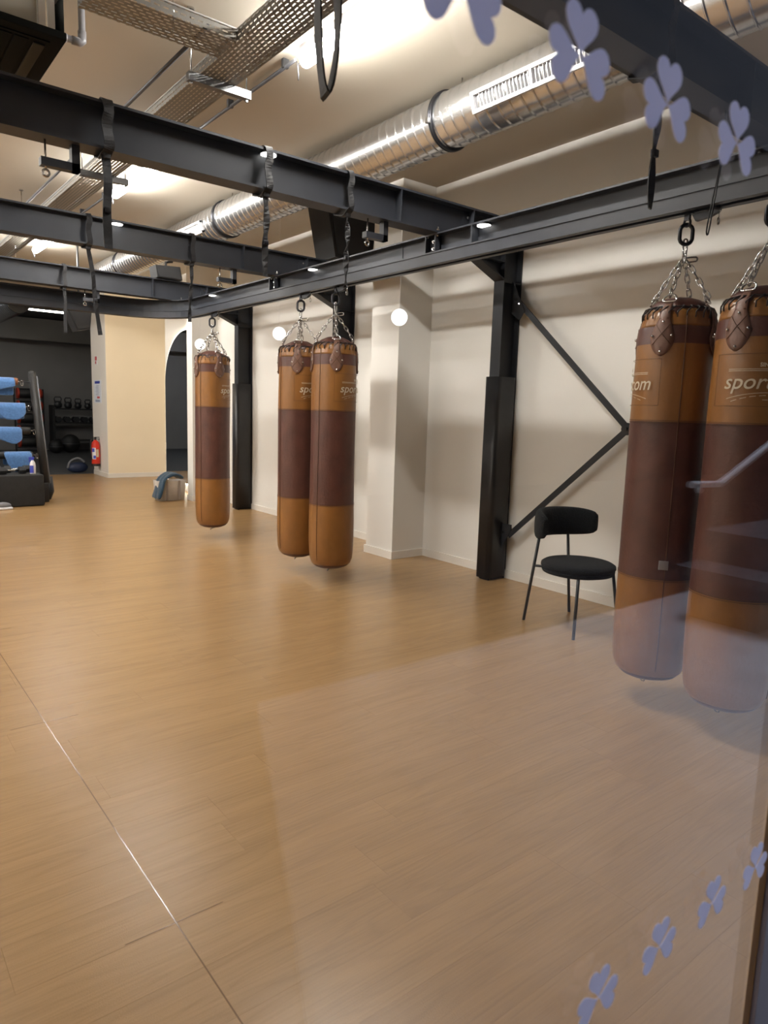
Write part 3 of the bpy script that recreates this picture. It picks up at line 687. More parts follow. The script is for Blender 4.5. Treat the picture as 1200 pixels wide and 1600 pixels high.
def beam_strap(x, yb, zend, label, seed, wd=.026, loop=False, dx=0.0, hang_y=0.0, buckle=True, wig=.35):
    if loop != 'open': wd *= 1.55
    t = empty('hanging_strap', (x, yb, BZ1), label, 'strap', 'black straps hanging from the steelwork')
    h = .0625+.006; top = BZ1+.005; bt = BZ0-.006
    wrap_pts = [(x, yb+h, bt), (x, yb+h+.002, (top+bt)/2), (x, yb+h, top), (x, yb, top+.004), (x, yb-h, top), (x+.006, yb-h-.010, top-.05), (x-.004, yb-h-.006, top-.11), (x+.006, yb-h-.010, bt+.03), (x, yb-h, bt), (x-.005, yb-.02, bt-.020), (x, yb+h, bt)]
    o = ribbon(MB(), wrap_pts, wd, .004, 5, .12, seed).build('wrap', 'web', t); o.location = (-x, -yb, -BZ1)
    ys = yb-.045+hang_y; L = bt-.015-zend
    pts = [(x-.004, ys, bt-.010), (x+dx*.3+.004, ys-.004, bt-.010-L*.3), (x+dx*.6-.003, ys, bt-.010-L*.6), (x+dx, ys, zend)]
    if loop:
        pts2 = [(x-.004, ys, bt-.010), (x-.024, ys, bt-L*.35), (x-.026, ys, bt-L*.75), (x-.010, ys, zend), (x+.008, ys, zend), (x+.026, ys, bt-L*.75), (x+.018, ys, bt-L*.35), (x+.004, ys, bt-.01)]
        o = ribbon(MB(), pts2, wd*.9, .004, 5, .05, seed, Vector((.3, 1, 0)) if loop == 'open' else Vector((1, .3, 0))).build('tail', 'web', t)
    else:
        o = ribbon(MB(), pts, wd*.85, .005, 6, wig, seed).build('tail', 'web', t)
    o.location = (-x, -yb, -BZ1)
    o = MB().box(x-.016, x+.016, ys-.014, ys+.004, bt-.03, bt-.004, .003).build('knot', 'web', t); o.location = (-x, -yb, -BZ1)
    if buckle:
        zb = bt-L*.62
        o = MB().box(x-.014+dx*.6, x+.014+dx*.6, ys-.010, ys+.006, zb-.012, zb+.012, .002).build('buckle', 'dark_link', t); o.location = (-x, -yb, -BZ1)
    return t
y0, y1, y2, y3 = beam_y
beam_strap(1.075, y1, 2.14, 'black doubled strap on the front beam, nearest the left edge', 1, .030, wig=.12)
beam_strap(1.905, y1, 2.13, 'black strap on the front beam just right of its round light', 2, .026, wig=.5)
beam_strap(2.44, y1, 2.14, 'black crinkled strap on the front beam above the pair of bags', 3, .024, wig=.9)
beam_strap(1.57, y2, 1.93, 'black strap with long tail on the second beam, beside its round light', 4, .024, dx=.07)
beam_strap(2.37, y2, 2.10, 'black strap on the second beam hanging past the curved rail', 5, .022, dx=-.02, wig=.8)
beam_strap(1.93, y3, 2.12, 'thin black strap on the farthest beam above the opening', 6, .022, wig=.1, buckle=False)
beam_strap(2.225, y0, 2.13, 'black strap at upper right hanging in front of the rail, with metal buckle', 7, .022, wig=.3)
t = beam_strap(0.915, y0, 2.13, 'open loop of black webbing at the top centre, before the ceiling tube', 8, .050, loop='open', buckle=False)
# thin cord by the large bag
t = empty('dangling_cord', (2.66, 1.42, 2.58), 'thin black cord loop dangling just left of the large bag trolley', 'cord')
o = MB().tube(catmull([(2.70, 1.42, 2.58), (2.695, 1.42, 2.40), (2.655, 1.42, 2.22), (2.640, 1.42, 2.135), (2.655, 1.42, 2.13), (2.672, 1.42, 2.22), (2.705, 1.42, 2.40), (2.722, 1.42, 2.47), (2.715, 1.42, 2.58)], 5), .0032, 6).build('cord', 'web', t); o.location = (-2.66, -1.42, -2.58)

# C shaped hook brackets under the beams
def hook_bracket(x, yb, label, s=1.0):
    t = empty('hook_bracket', (x, yb, BZ0), label, 'bracket', 'hook brackets under the cross beams')
    MB().box(.045*s, .080*s, -.022, .022, -.115*s, 0).box(-.085*s, .080*s, -.022, .022, -.115*s, -.080*s).build('arm', 'steel', t)
    m_ = MB().tube([(-.062*s, 0, .0), (-.062*s, 0, -.128*s)], .0045, 6)
    m_.build('rod', 'chrome', t)
    MB().link((-.062*s, 0, -.143*s), (0, 0, 1), (1, 0, 0), .030*s, .028*s, .0055*s, 6, 12).build('eye', 'chrome', t)
hook_bracket(.885, y1, 'hook bracket under the front beam near the left edge, with steel eye')
hook_bracket(2.685, y1, 'hook bracket under the front beam, right of the crinkled strap')
hook_bracket(2.70, y2, 'hook bracket under the second beam, above the curved rail')
hook_bracket(2.20, y3, 'hook bracket under the farthest beam, beside the long strap tail')

# round puck lights under flanges
def puck(x, y, z, label, r=.042):
    t = empty('puck_light', (x, y, z), label, 'light', 'round puck lights on the steelwork')
    MB().cyl((0, 0, -.004), r+.004, .010, 24).build('housing', 'steel', t); MB().cyl((0, 0, -.0115), r, .005, 24).build('lens', 'puck', t)
puck(1.925, y1-.035, BZ1-.013, 'lit round puck light on the front cross beam')
puck(1.785, y2-.035, BZ1-.013, 'lit round puck light on the second cross beam')
puck(3.172, 3.11, RZ1-.011, 'lit round puck light on the rail above the padded column')
puck(3.172, 5.03, RZ1-.011, 'lit round puck light on the rail above the pair of bags', .040)
puck(3.172, 6.95, RZ1-.011, 'lit round puck light on the rail near its curve', .040)
# sensor under beam 3's front side
t = empty('motion_sensor', (1.55, 5.5, CZ), 'small dark round sensor on the ceiling between the far beams', 'sensor')
t.location = (2.62, 8.9, CZ)
MB().cyl((0, 0, -.02), .06, .04, 20).lathe([(.05, -.04), (.04, -.065), (.0, -.07)], seg=20).build('body', 'black', t)

# ------------------------------------------------------------------ duct
DX, DZ, DR = 3.26, 3.292, .166
d = empty('spiral_duct', (DX, 5, DZ), 'big galvanised spiral air duct under the ceiling along the room', 'duct')
prof = []
yy = 0.5; 
while yy < 10.9:
    for (dy, dr) in ((0, 0), (.002, .0045), (.009, .0050), (.011, 0)): prof.append((DR+dr, yy+dy))
    prof.append((DR, yy+.013)); prof.append((DR, yy+.045)); prof.append((DR, yy+.083)); yy += .088
mb = MB(); seg = 48; vs = []
for r, tpos in prof:
    for k in range(seg):
        a = 2*pi*k/seg; vs.append((r*cos(a), tpos-5+.05*sin(a+.6), r*sin(a)))
fs = []
for i in range(len(prof)-1):
    for k in range(seg): l = (k+1) % seg; fs.append((i*seg+k, i*seg+l, (i+1)*seg+l, (i+1)*seg+k))
fs += [tuple(range(seg)), tuple((len(prof)-1)*seg+k for k in range(seg))]
mb.add(vs, fs, True).build('pipe', 'duct', d)
def duct_collar(yc):
    MB().lathe([(DR+.004, yc-5-.016), (DR+.016, yc-5-.014), (DR+.016, yc-5-.004), (DR+.009, yc-5-.002), (DR+.009, yc-5+.002), (DR+.016, yc-5+.004), (DR+.016, yc-5+.014), (DR+.004, yc-5+.016)], 0, 0, 48, 'y').build('collar', 'dark_link', d)
    MB().box(-DR-.035, -DR-.01, yc-5-.012, yc-5+.012, -.06, -.03).build('clamp_screw', 'chrome', d)
    MB().tube([(0, yc-5-.1, DR-.02), (0, yc-5-.1, CZ-DZ)], .005, 6).build('hanger_rod', 'chrome', d)
for yc in (3.55, 6.78, 9.9): duct_collar(yc)
def vent(ya, yb_, lbl):
    # register on the lower left flank of the duct; local frame: n outwards
    th = radians(197); n_ = Vector((cos(th), 0, sin(th))); tv = Vector((-sin(th), 0, cos(th)))
    v_ = MB(); c0 = n_*(DR+.006); h_ = .058
    def P(yv, s_, o_): p = c0+tv*s_+n_*o_; return (p.x, yv-5, p.z)
    def slab(ya_, yb2, s0, s1, o0=0, o1=.012):
        v_.add([P(ya_, s0, o0), P(yb2, s0, o0), P(yb2, s1, o0), P(ya_, s1, o0), P(ya_, s0, o1), P(yb2, s0, o1), P(yb2, s1, o1), P(ya_, s1, o1)], [(0, 3, 2, 1), (4, 5, 6, 7), (0, 1, 5, 4), (1, 2, 6, 5), (2, 3, 7, 6), (3, 0, 4, 7)])
    slab(ya, yb_, -h_, -h_+.020, -.02); slab(ya, yb_, h_-.020, h_, -.02); slab(ya, ya+.022, -h_, h_, -.02); slab(yb_-.022, yb_, -h_, h_, -.02)
    slab((ya+yb_)/2-.008, (ya+yb_)/2+.008, -h_, h_, -.02)
    fr = v_.build('vent_frame', 'white', d)
    v_ = MB(); slab(ya+.01, yb_-.01, -h_+.01, h_-.01, -.018, -.012); v_.build('vent_back', 'black', fr)
    nsl = int((yb_-ya-.05)/.026)
    for k in range(nsl):
        v_ = MB(); y_ = ya+.03+k*.026; slab(y_, y_+.004, -h_+.018, h_-.018, -.012, .004); v_.build('vent_slat', 'white', fr)
vent(2.28, 3.18, 'a'); vent(7.05, 7.95, 'b')

# ------------------------------------------------------------------ cable trays
def tray(name, label, x0, x1, ya, yb_, z, along='y', hgt=.055):
    t = empty(name, ((x0+x1)/2, (ya+yb_)/2, z), label, 'cable tray'); cx, cy = (x0+x1)/2, (ya+yb_)/2
    me = bpy.data.meshes.new('perforated_channel'); vs = []; fs = []; uvs = []
    if along == 'y':
        cross = [(x0-cx, hgt, 0), (x0-cx, 0, hgt), (x1-cx, 0, hgt+x1-x0), (x1-cx, hgt, 2*hgt+x1-x0)]; ends = (ya-cy, yb_-cy)
        for e in ends:
            for c_ in cross: vs.append((c_[0], e, c_[1]))
    else:
        cross = [(ya-cy, hgt, 0), (ya-cy, 0, hgt), (yb_-cy, 0, hgt+yb_-ya), (yb_-cy, hgt, 2*hgt+yb_-ya)]; ends = (x0-cx, x1-cx)
        for e in ends:
            for c_ in cross: vs.append((e, c_[0], c_[1]))
    for k in range(3): fs.append((k, k+1, k+5, k+4)); uvs += [(ends[0]+20, cross[k][2]), (ends[0]+20, cross[k+1][2]), (ends[1]+20, cross[k+1][2]), (ends[1]+20, cross[k][2])]
    me.from_pydata(vs, [], fs); me.materials.append(M['tray']); uvl = me.uv_layers.new(name='UVMap')
    for i_, u in enumerate(uvs): uvl.data[i_].uv = u
    o = bpy.data.objects.new('perforated_channel', me); C.objects.link(o); o.parent = t
    # rolled lips
    lm = MB()
    if along == 'y':
        for xx in (x0-cx, x1-cx): lm.box(xx-.004, xx+.004, ya-cy, yb_-cy, hgt-.003, hgt+.004)
    else:
        for yy_ in (ya-cy, yb_-cy): lm.box(x0-cx, x1-cx, yy_-.004, yy_+.004, hgt-.003, hgt+.004)
    lm.build('lip', 'galv', t); return t
TZ = 3.20
tr = tray('cable_tray', 'long perforated metal cable tray running away under the ceiling', 1.685, 1.895, 0.6, 13.5, TZ)
tr2 = tray('cable_tray', 'short perforated cable tray branching left across the top left corner', 1.00, 1.685, 3.40, 3.62, TZ+.001, 'x')
for k, ym in enumerate((3.86, 5.95, 8.1, 10.2)):
    s_ = empty('tray_support', (1.79, ym, TZ), ['metal support bar under the cable tray in front of the front beam', 'metal support bar under the cable tray behind the front beam', 'metal support bar under the cable tray behind the second beam', 'metal support bar under the cable tray behind the farthest beam'][k], 'support', 'cable tray supports')
    MB().box(-.17, .20, -.02, .02, -.045, -.001).build('bar', 'darkzinc', s_)
    for xx in (-.15, .18): MB().tube([(xx, 0, -.05), (xx, 0, CZ-TZ)], .004, 6).cyl((xx, 0, -.052), .010, .012, 6).cyl((xx, 0, CZ-TZ-.006), .02, .01, 10).build('threaded_rod', 'chrome', s_)
MB().tube([(1.42, 3.55, TZ), (1.42, 3.55, CZ)], .0045, 6).cyl((1.42, 3.55, CZ-.006), .022, .01, 10).build('threaded_rod', 'chrome', tr2).location = tuple(-c for c in tr2.location)

# conduits and clips
def conduit(pts, label, clips=()):
    t = empty('conduit', pts[0], label, 'conduit')
    L0 = Vector(pts[0]); MB().tube([Vector(p)-L0 for p in pts], .011, 8).build('pipe', 'conduit', t)
    for c_ in clips:
        MB().box(-.02, .02, c_-L0.y-.012, c_-L0.y+.012, -.005, CZ-L0.z).build('clip', 'conduit', t)
conduit([(2.30, 3.88, 3.475), (2.30, 6.02, 3.475)], 'dark conduit on the ceiling joining the first two tube lights', (4.0, 4.75, 5.6))
conduit([(2.30, 7.38, 3.475), (2.30, 9.42, 3.475)], 'dark conduit on the ceiling joining the second and third tube lights', (7.6, 8.4, 9.2))
conduit([(1.60, 3.55, 3.30), (1.60, 9.0, 3.30)], 'dark conduit running beside the long cable tray', ())

# ceiling tube lights
def tube_light(x, yc, label, z=3.44):
    t = empty('tube_light', (x, yc, z), label, 'ceiling light', 'tube lights on the ceiling')
    MB().box(-.030, .030, -.60, .60, .030, CZ-z).build('batten', 'white', t)
    m_ = MB(); m_.lathe([(.001, -.60), (.025, -.598), (.040, -.585), (.040, .585), (.025, .598), (.001, .60)], 0, 0, 20, 'y'); m_.build('diffuser', 'tube', t)
    MB().tube([(0, .60, .0), (.0, .66, .01), (.012, .68, -.05), (.0, .66, -.08), (-.012, .64, -.05), (0, .68, .03)], .004, 6).build('flex', 'conduit', t)
ys_t = (3.20, 6.70, 10.10)
for k, yc in enumerate(ys_t): tube_light(2.31, yc, ['bright tube light at the top centre behind the webbing loop', 'bright tube light seen between the front and second beams', 'bright tube light seen under the second beam at far left'][k])
for k, yc in enumerate((4.4, 7.9, 11.4)): tube_light(-0.15, yc, 'unseen tube light beyond the left edge, %s from the shop window' % ['first', 'second', 'third'][k])
for k, yc in enumerate((4.4, 7.9, 11.4)): tube_light(-2.4, yc, 'tube light along the unseen left wall, %s from the shop window' % ['first', 'second', 'third'][k])

# glowing globes standing in for window reflections; wires and ceiling roses added
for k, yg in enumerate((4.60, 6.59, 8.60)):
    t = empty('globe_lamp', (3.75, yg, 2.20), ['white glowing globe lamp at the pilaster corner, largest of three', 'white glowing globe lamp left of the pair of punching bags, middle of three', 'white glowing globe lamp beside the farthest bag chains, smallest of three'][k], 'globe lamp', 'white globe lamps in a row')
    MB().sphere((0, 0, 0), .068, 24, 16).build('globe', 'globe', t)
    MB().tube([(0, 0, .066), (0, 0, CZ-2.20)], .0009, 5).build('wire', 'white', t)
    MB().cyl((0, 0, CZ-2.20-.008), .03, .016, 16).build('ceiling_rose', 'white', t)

# ------------------------------------------------------------------ AC cassette and pipes
ac = empty('air_conditioner', (.60, 4.05, 3.08), 'black-grilled ceiling air conditioner in the top left corner', 'air conditioner')
acp = [(.97, 3.70)]
x0, x1, ya, yb_ = .05-.60, .97-.60, 3.70-4.05, 4.42-4.05
MB().box(x0, x1, ya, yb_, 0.0, .035, .006).build('panel', 'acblack', ac)
MB().box(x0+.02, x1-.12, ya+.03, yb_-.08, .035, .40).build('casing', 'accase', ac)
MB().box(x1-.30, x1-.06, ya+.06, yb_-.06, -.006, .0).build('outlet_frame', 'acblack', ac)
MB().box(x1-.125, x1-.075, ya+.09, yb_-.09, -.016, -.008, .004).build('louvre', 'acvane', ac)
for k in range(2): MB().box(x1-.275+k*.07, x1-.215+k*.07, ya+.08, yb_-.08, -.012, -.006, .002).build('louvre', 'acblack', ac)
for k in range(24):
    MB().box(x0+.03+k*.0235, x0+.036+k*.0235, ya+.05, yb_-.05, -.008, 0).build('grille_slat', 'acblack', ac)
hb = MB().box(x1-.115, x1-.085, ya+.02, ya+.05, .035, CZ-3.08).box(x1-.075, x1-.045, ya+.02, ya+.035, .035, CZ-3.08).box(x1-.13, x1-.03, ya+.01, ya+.06, .17, .178)
hb.build('hanging_bracket', 'galv', ac)
MB().tube([(x1-.01, ya+.12, .05), (x1-.01, ya+.12, .44)], .030, 12).tube([(x1+.03, ya+.05, .44), (x1+.03, ya+.05, .30), (x1+.12, ya+.02, .24)], .032, 12).build('insulated_hose', 'acblack', ac)
MB().tube([(x1+.03, ya+.0, .43), (x1+.05, ya-.02, .30), (x1+.075, ya-.05, .265), (x1+.15, ya-.11, .245)], .030, 12).build('insulated_hose', 'acblack', ac)
pp = empty('drain_pipe', (1.135, 4.05, 3.25), 'grey plastic drain pipe with an elbow beside the air conditioner', 'pipe')
MB().tube([(0, 0, .27), (0, 0, .02), (-.005, 0, .004), (-.02, 0, 0), (-.14, 0, 0)], .017, 14).build('pipe', 'pvc', pp)
MB().tube([(0, 0, .055), (0, 0, .008), (-.008, 0, 0), (-.05, 0, 0)], .021, 14).build('elbow', 'pvc', pp)
MB().tube([(-.075, 0, 0), (-.095, 0, 0)], .0205, 14).build('coupling', 'pvc', pp)

# ------------------------------------------------------------------ loudspeakers
def speaker(verts_poly, axis, a, b, name, label, loc, bracket):
    t = empty(name, loc, label, 'loudspeaker')
    MB().prism(verts_poly, axis, a, b).build('cabinet', 'black', t)
    c = (sum(p[0] for p in verts_poly)/len(verts_poly), sum(p[1] for p in verts_poly)/len(verts_poly))
    MB().prism([(c[0]+(p[0]-c[0])*.88, c[1]+(p[1]-c[1])*.88) for p in verts_poly], axis, a-.012, a).build('grille', 'grille', t)
    MB().tube(bracket, .014, 8).build('bracket', 'black', t)
speaker([(-.22, .02), (-.10, -.52), (.34, -.52), (.40, .02)], 'y', -.17, .17, 'loudspeaker', 'large black tapering loudspeaker between the front beam and the rail', (4.05, 6.03, 3.42), [(.1, 0, .02), (.1, 0, .10)])
speaker([(-.15, .13), (-.13, .005), (.15, .005), (.125, .145)], 'y', -.10, .10, 'loudspeaker', 'small black loudspeaker box standing on top of the farthest beam', (3.00, 7.79, 2.787), [(0, 0, .14), (.02, .05, .20), (.10, .06, .22)])
speaker([(-.20, .16), (-.06, -.16), (.10, -.12), (.13, .16)], 'y', -.12, .12, 'loudspeaker', 'black loudspeaker hanging under the rail before the dark opening', (2.64, 9.9, 2.50), [(0, 0, .16), (0, 0, 1.02)])

# ------------------------------------------------------------------ chair
ch = empty('lounge_chair', (3.90, 2.80, 0), 'black boucle chair with round seat and curved back beside the right bags', 'chair')
def cl(p): return (p[0]-3.90, p[1]-2.80, p[2])
sx, sy = 3.875, 2.765
MB().lathe([(.0, .385), (.20, .386), (.232, .395), (.240, .412), (.240, .420)], sx-3.9, sy-2.8, 40).build('seat_pan', 'boucle', ch)
MB().lathe([(.18, .418), (.232, .420), (.246, .435), (.243, .452), (.222, .465), (.15, .472), (.0, .474)], sx-3.9, sy-2.8, 40).build('seat', 'boucle', ch)
ccx, ccy, cr_ = 3.955, 2.835, .268
bp_ = []
import itertools
def backprof(u):
    e = max(0.0, 1-abs(2*u-1)**3.2)**.5; h = .103*(.55+.45*e); w_ = .034*(.5+.5*e); n = 14
    return [(w_*(abs(cos(2*pi*k/n))**.7)*(1 if cos(2*pi*k/n) > 0 else -1), h*(abs(sin(2*pi*k/n))**.75)*(1 if sin(2*pi*k/n) > 0 else -1)) for k in range(n)]
A0, A1 = radians(163), radians(9)
path = []
for k in range(33):
    u = k/32; a = A0+(A1-A0)*u; path.append(cl((ccx+cr_*cos(a), ccy+cr_*sin(a), .688)))
mbk = MB().sweep(path, backprof, caps=True)
mbk.build('backrest', 'boucle', ch)
for foot, top in (((3.74, 3.09, 0), (3.735, 2.985, .66)), ((4.19, 3.04, 0), (4.13, 3.06, .66))):
    MB().tube([cl(foot), cl(top)], .0105, 10).build('leg', 'chairleg', ch)
for foot, top in (((3.67, 2.615, 0), (3.700, 2.63, .425)), ((4.11, 2.575, 0), (4.06, 2.62, .425))):
    MB().tube([cl(foot), cl(top)], .0105, 10).build('leg', 'chairleg', ch)
MB().tube([cl((3.737, 3.022, .405)), cl((3.80, 2.93, .405))], .009, 8).tube([cl((4.148, 3.052, .405)), cl((4.02, 2.93, .405))], .009, 8).build('seat_support', 'chairleg', ch)

# ------------------------------------------------------------------ alcove mirror
mr = empty('arched_mirror', (4.60, 11.02, 0), 'tall arched mirror with a glowing edge at the end of the room', 'mirror')
def arch(rad, z0, spring, n=28):
    p = [(-rad, z0), (-rad, spring)]+[(-rad*cos(pi*k/n), spring+rad*.91*sin(pi*k/n)) for k in range(1, n)]+[(rad, spring), (rad, z0)]; return p
MB().prism(arch(.91, .14, 1.80), 'x', -.045, -.04).build('glass', 'mirror', mr)
MB().prism(arch(.895, .155, 1.80), 'x', -.04, -.0365).build('backing', 'black', mr)
MB().prism(arch(.935, .12, 1.80), 'x', -.036, -.008).build('led_rim', 'halo', mr)
# unseen downlights added to brighten and warm the cream wall
for x_, y_ in ((4.75, 11.7), (3.5, 12.4)):
    t = empty('downlight', (x_, y_, CZ), 'warm recessed downlight behind the mirror wall' if x_ > 4.2 else 'warm recessed downlight in front of the cream wall end', 'light', 'warm downlights before the cream wall')
    MB().lathe([(.075, -.012), (.078, -.002), (.078, 0)], seg=24).build('trim_ring', 'white', t); MB().cyl((0, 0, -.015), .055, .006, 24).build('lens', 'warmlamp', t)

# ------------------------------------------------------------------ far objects on and by the reveal
fe = empty('fire_extinguisher', (4.02, 14.22, .20), 'red fire extinguisher hung on the wall end beside the opening', 'fire extinguisher')
MB().lathe([(.0, 0), (.07, .004), (.078, .02), (.078, .40), (.066, .455), (.035, .485), (.022, .50)], seg=24).build('cylinder', 'red', fe)
MB().cyl((0, 0, .015), .081, .045, 24).build('base', 'black', fe)
MB().cyl((0, 0, .52), .02, .05, 12).box(-.03, .07, -.012, .012, .545, .560).box(-.02, .07, -.012, .012, .515, .527).build('valve', 'black', fe)
MB().tube(catmull([(-.02, 0, .52), (-.09, -.02, .50), (-.10, -.03, .30), (-.085, -.03, .12)], 5), .010, 8).build('hose', 'black', fe)
def cyl_patch(r, a0, a1, z0, z1, n=8):
    m_ = MB(); vs = []
    for k in range(n+1):
        a = a0+(a1-a0)*k/n; vs += [(r*cos(a), r*sin(a), z0), (r*cos(a), r*sin(a), z1)]
    return m_.add(vs, [(2*k, 2*k+2, 2*k+3, 2*k+1) for k in range(n)])
cyl_patch(.0795, radians(-160), radians(-103), .13, .35).build('label', 'white', fe)
cyl_patch(.0805, radians(-158), radians(-120), .27, .34).build('label_print', 'bluep', fe)
cyl_patch(.0803, radians(-140), radians(-105), .14, .20).build('label_print', 'bluep', fe)
cyl_patch(.0797, radians(-98), radians(-62), .17, .32).build('label', 'ivory', fe)
def xplate(y0_, y1_, z0_, z1_, x_, th=.004): return MB().box(x_-th, x_, y0_, y1_, z0_, z1_)
po = empty('wall_notice', (4.105, 14.28, 1.42), 'pale blue paper notice with print on the wall end by the opening', 'notice')
MB().box(-.006, 0, -.24, .22, 0, .44).build('sheet', 'paper', po)
MB().box(-.008, -.0055, -.17, .15, .37, .42).build('heading', 'bluep', po)
m_ = MB()
for k in range(9): m_.box(-.008, -.0055, -.12+(k % 2)*.02, .10-(k % 3)*.02, .15+k*.023, .158+k*.023)
m_.build('print_lines', 'greyprint', po)
MB().box(-.008, -.0055, -.15, .02, .085, .125).build('stamp', 'redprint', po); MB().box(-.008, -.0055, -.16, .13, .02, .06).build('footer', 'greyprint', po)
sg = empty('fire_sign', (4.105, 14.32, 2.15), 'small red and white fire equipment sign above the paper notice', 'sign')
MB().box(-.005, 0, -.07, .07, 0, .17).build('plate', 'white', sg)
MB().box(-.007, -.0045, -.06, .06, .085, .16).build('red_field', 'redprint', sg); MB().box(-.007, -.0045, -.02, .05, .02, .07).build('pictogram', 'redprint', sg)
kb = empty('sports_bag', (3.86, 14.95, 0), 'dark blue and grey sports bag on the dark floor by the extinguisher', 'bag')
MB().sphere((0, 0, .11), .11, 16, 10, (1.9, 1.0, 1.0)).build('body', 'bluep', kb); MB().tube(catmull([(-.20, -.05, .10), (-.15, -.07, .24), (0, -.08, .30), (.12, -.07, .22)], 6), .022, 8).build('handle', 'grey', kb)
kb.children[0].data.materials[0] = mat('navy_nylon', (.01, .018, .05), .6)

# tote with towel
tt_ = empty('tote_bag', (3.95, 10.22, 0), 'cream canvas basket bag with taupe stripes on the floor by the wall end', 'basket')
bmt = bmesh.new(); bmesh.ops.create_cube(bmt, size=1)
for v in bmt.verts:
    k = 1.0+.10*(v.co.z+.5); v.co = Vector((v.co.x*.40*k, v.co.y*.22*k, (v.co.z+.5)*.30))
bmesh.ops.delete(bmt, geom=[f for f in bmt.faces if f.normal.z > .9], context='FACES')
bmesh.ops.bevel(bmt, geom=[e for e in bmt.edges if abs(e.verts[0].co.z-e.verts[1].co.z) > .2], offset=.03, segments=3, affect='EDGES')
MB().bm(bmt, True).build('body', 'tote', tt_)
for xs in (-.10, .09): MB().prism([(xs, .002), (xs+.03, .002), (xs+.032, .298), (xs, .298)], 'y', -.124, -.118).build('stripe', 'totestripe', tt_)
for o_ in list(tt_.children):
    if o_.name.startswith('stripe'): o_.data.transform(Matrix.Shear('XY', 4, (0, 0)) if False else Matrix.Identity(4))
def cloth(name, m_, grid, parent=None, th=.012, **kw):
    # grid: rows of 3D points
    rows = len(grid); cols = len(grid[0]); vs = [p for r_ in grid for p in r_]
    me = bpy.data.meshes.new(name); fs = []
    for i in range(rows-1):
        for j_ in range(cols-1): a = i*cols+j_; fs.append((a, a+1, a+cols+1, a+cols))
    me.from_pydata(vs, [], fs); me.materials.append(M[m_]); me.polygons.foreach_set('use_smooth', [True]*len(fs))
    o = bpy.data.objects.new(name, me); C.objects.link(o)
    if parent: o.parent = parent
    md = o.modifiers.new('thick', 'SOLIDIFY'); md.thickness = th; md.offset = 0
    md = o.modifiers.new('sub', 'SUBSURF'); md.levels = 1; md.render_levels = 1
    return tag(o, **kw) if kw else o
g_ = []
rg = random.Random(5)
for i in range(11):
    u = i/10; row = []
    # towel runs from inside the bag, over the left rim, down to the floor
    if u < .5: px_, pz_ = .14-.40*u*1.0*2*.62, .315+.075*sin(u*2*pi*.9)
    else: px_, pz_ = -.125-.09*(u-.5)*2-.03, .315-.30*(u-.5)*2
    for j_ in range(8):
        v_ = j_/7-.5; row.append((3.95+px_+.012*sin(j_*1.9+i), 10.15+v_*.30-.03*u, max(.03, pz_+.015+.018*sin(j_*2.3+i*1.3))))
    g_.append(row)
cloth('towel', 'navy', g_, th=.045, label='petrol blue towel hanging over the left end of the cream basket bag', cat='towel')
cloth('lining_cloth', 'ivory', [[(3.80+.02*i+.004*j_, 10.10-.008*j_, .24+.045*i-.02*j_) for j_ in range(4)] for i in range(4)], th=.01, label='small ivory cloth tucked between the blue towel and the basket', cat='cloth')

# ------------------------------------------------------------------ rack with towelled rolls at the left edge
rk = empty('roll_rack', (2.30, 10.75, 0), 'black leaning rack holding rolls, at the left edge of the room', 'rack')
def rl(p): return (p[0]-2.30, p[1]-10.75, p[2])
pb, pt = (2.335, 10.75, .26), (2.30, 11.15, 1.80)
MB().tube([rl(pb), rl(pt)], .052, 16).sphere(rl(pt), .052, 16, 8).build('post', 'black', rk)
MB().tube([rl((2.395, 10.75, .26)), rl((2.362, 11.15, 1.77))], .011, 8).build('edge_trim', 'grey', rk)
MB().box(-.06, .06, -.10, .12, 0, .27, .008).build('foot', 'black', rk)
MB().tube([rl((2.40, 10.95, .0)), rl((2.45, 10.95, .12)), rl((2.44, 10.98, .33))], .045, 10).build('rear_foot', 'black', rk)
MB().tube([rl((.62, 10.75, .26)), rl((.60, 11.15, 1.80))], .060, 16).build('post', 'black', rk)
MB().box(-1.75, -.06, .03, .40, 0, .16).build('shelf', 'black', rk)
levels = [(1.685, 2.10, 'brownvinyl'), (1.335, 2.16, 'black'), (1.00, 2.20, 'black'), (.66, 2.20, 'black')]
twl = [(1.60, 2.06, .20, .26, 'topmost blue towel, hanging beside the brown roll end'), (1.80, 2.165, .235, .235, 'second blue towel from the top of the rack, with even hem'), (1.55, 2.09, .14, .30, 'third blue towel from the top of the rack, hanging to a point'), (1.83, 2.185, .31, .31, 'lowest blue towel of the rack, above the spray bottle')]
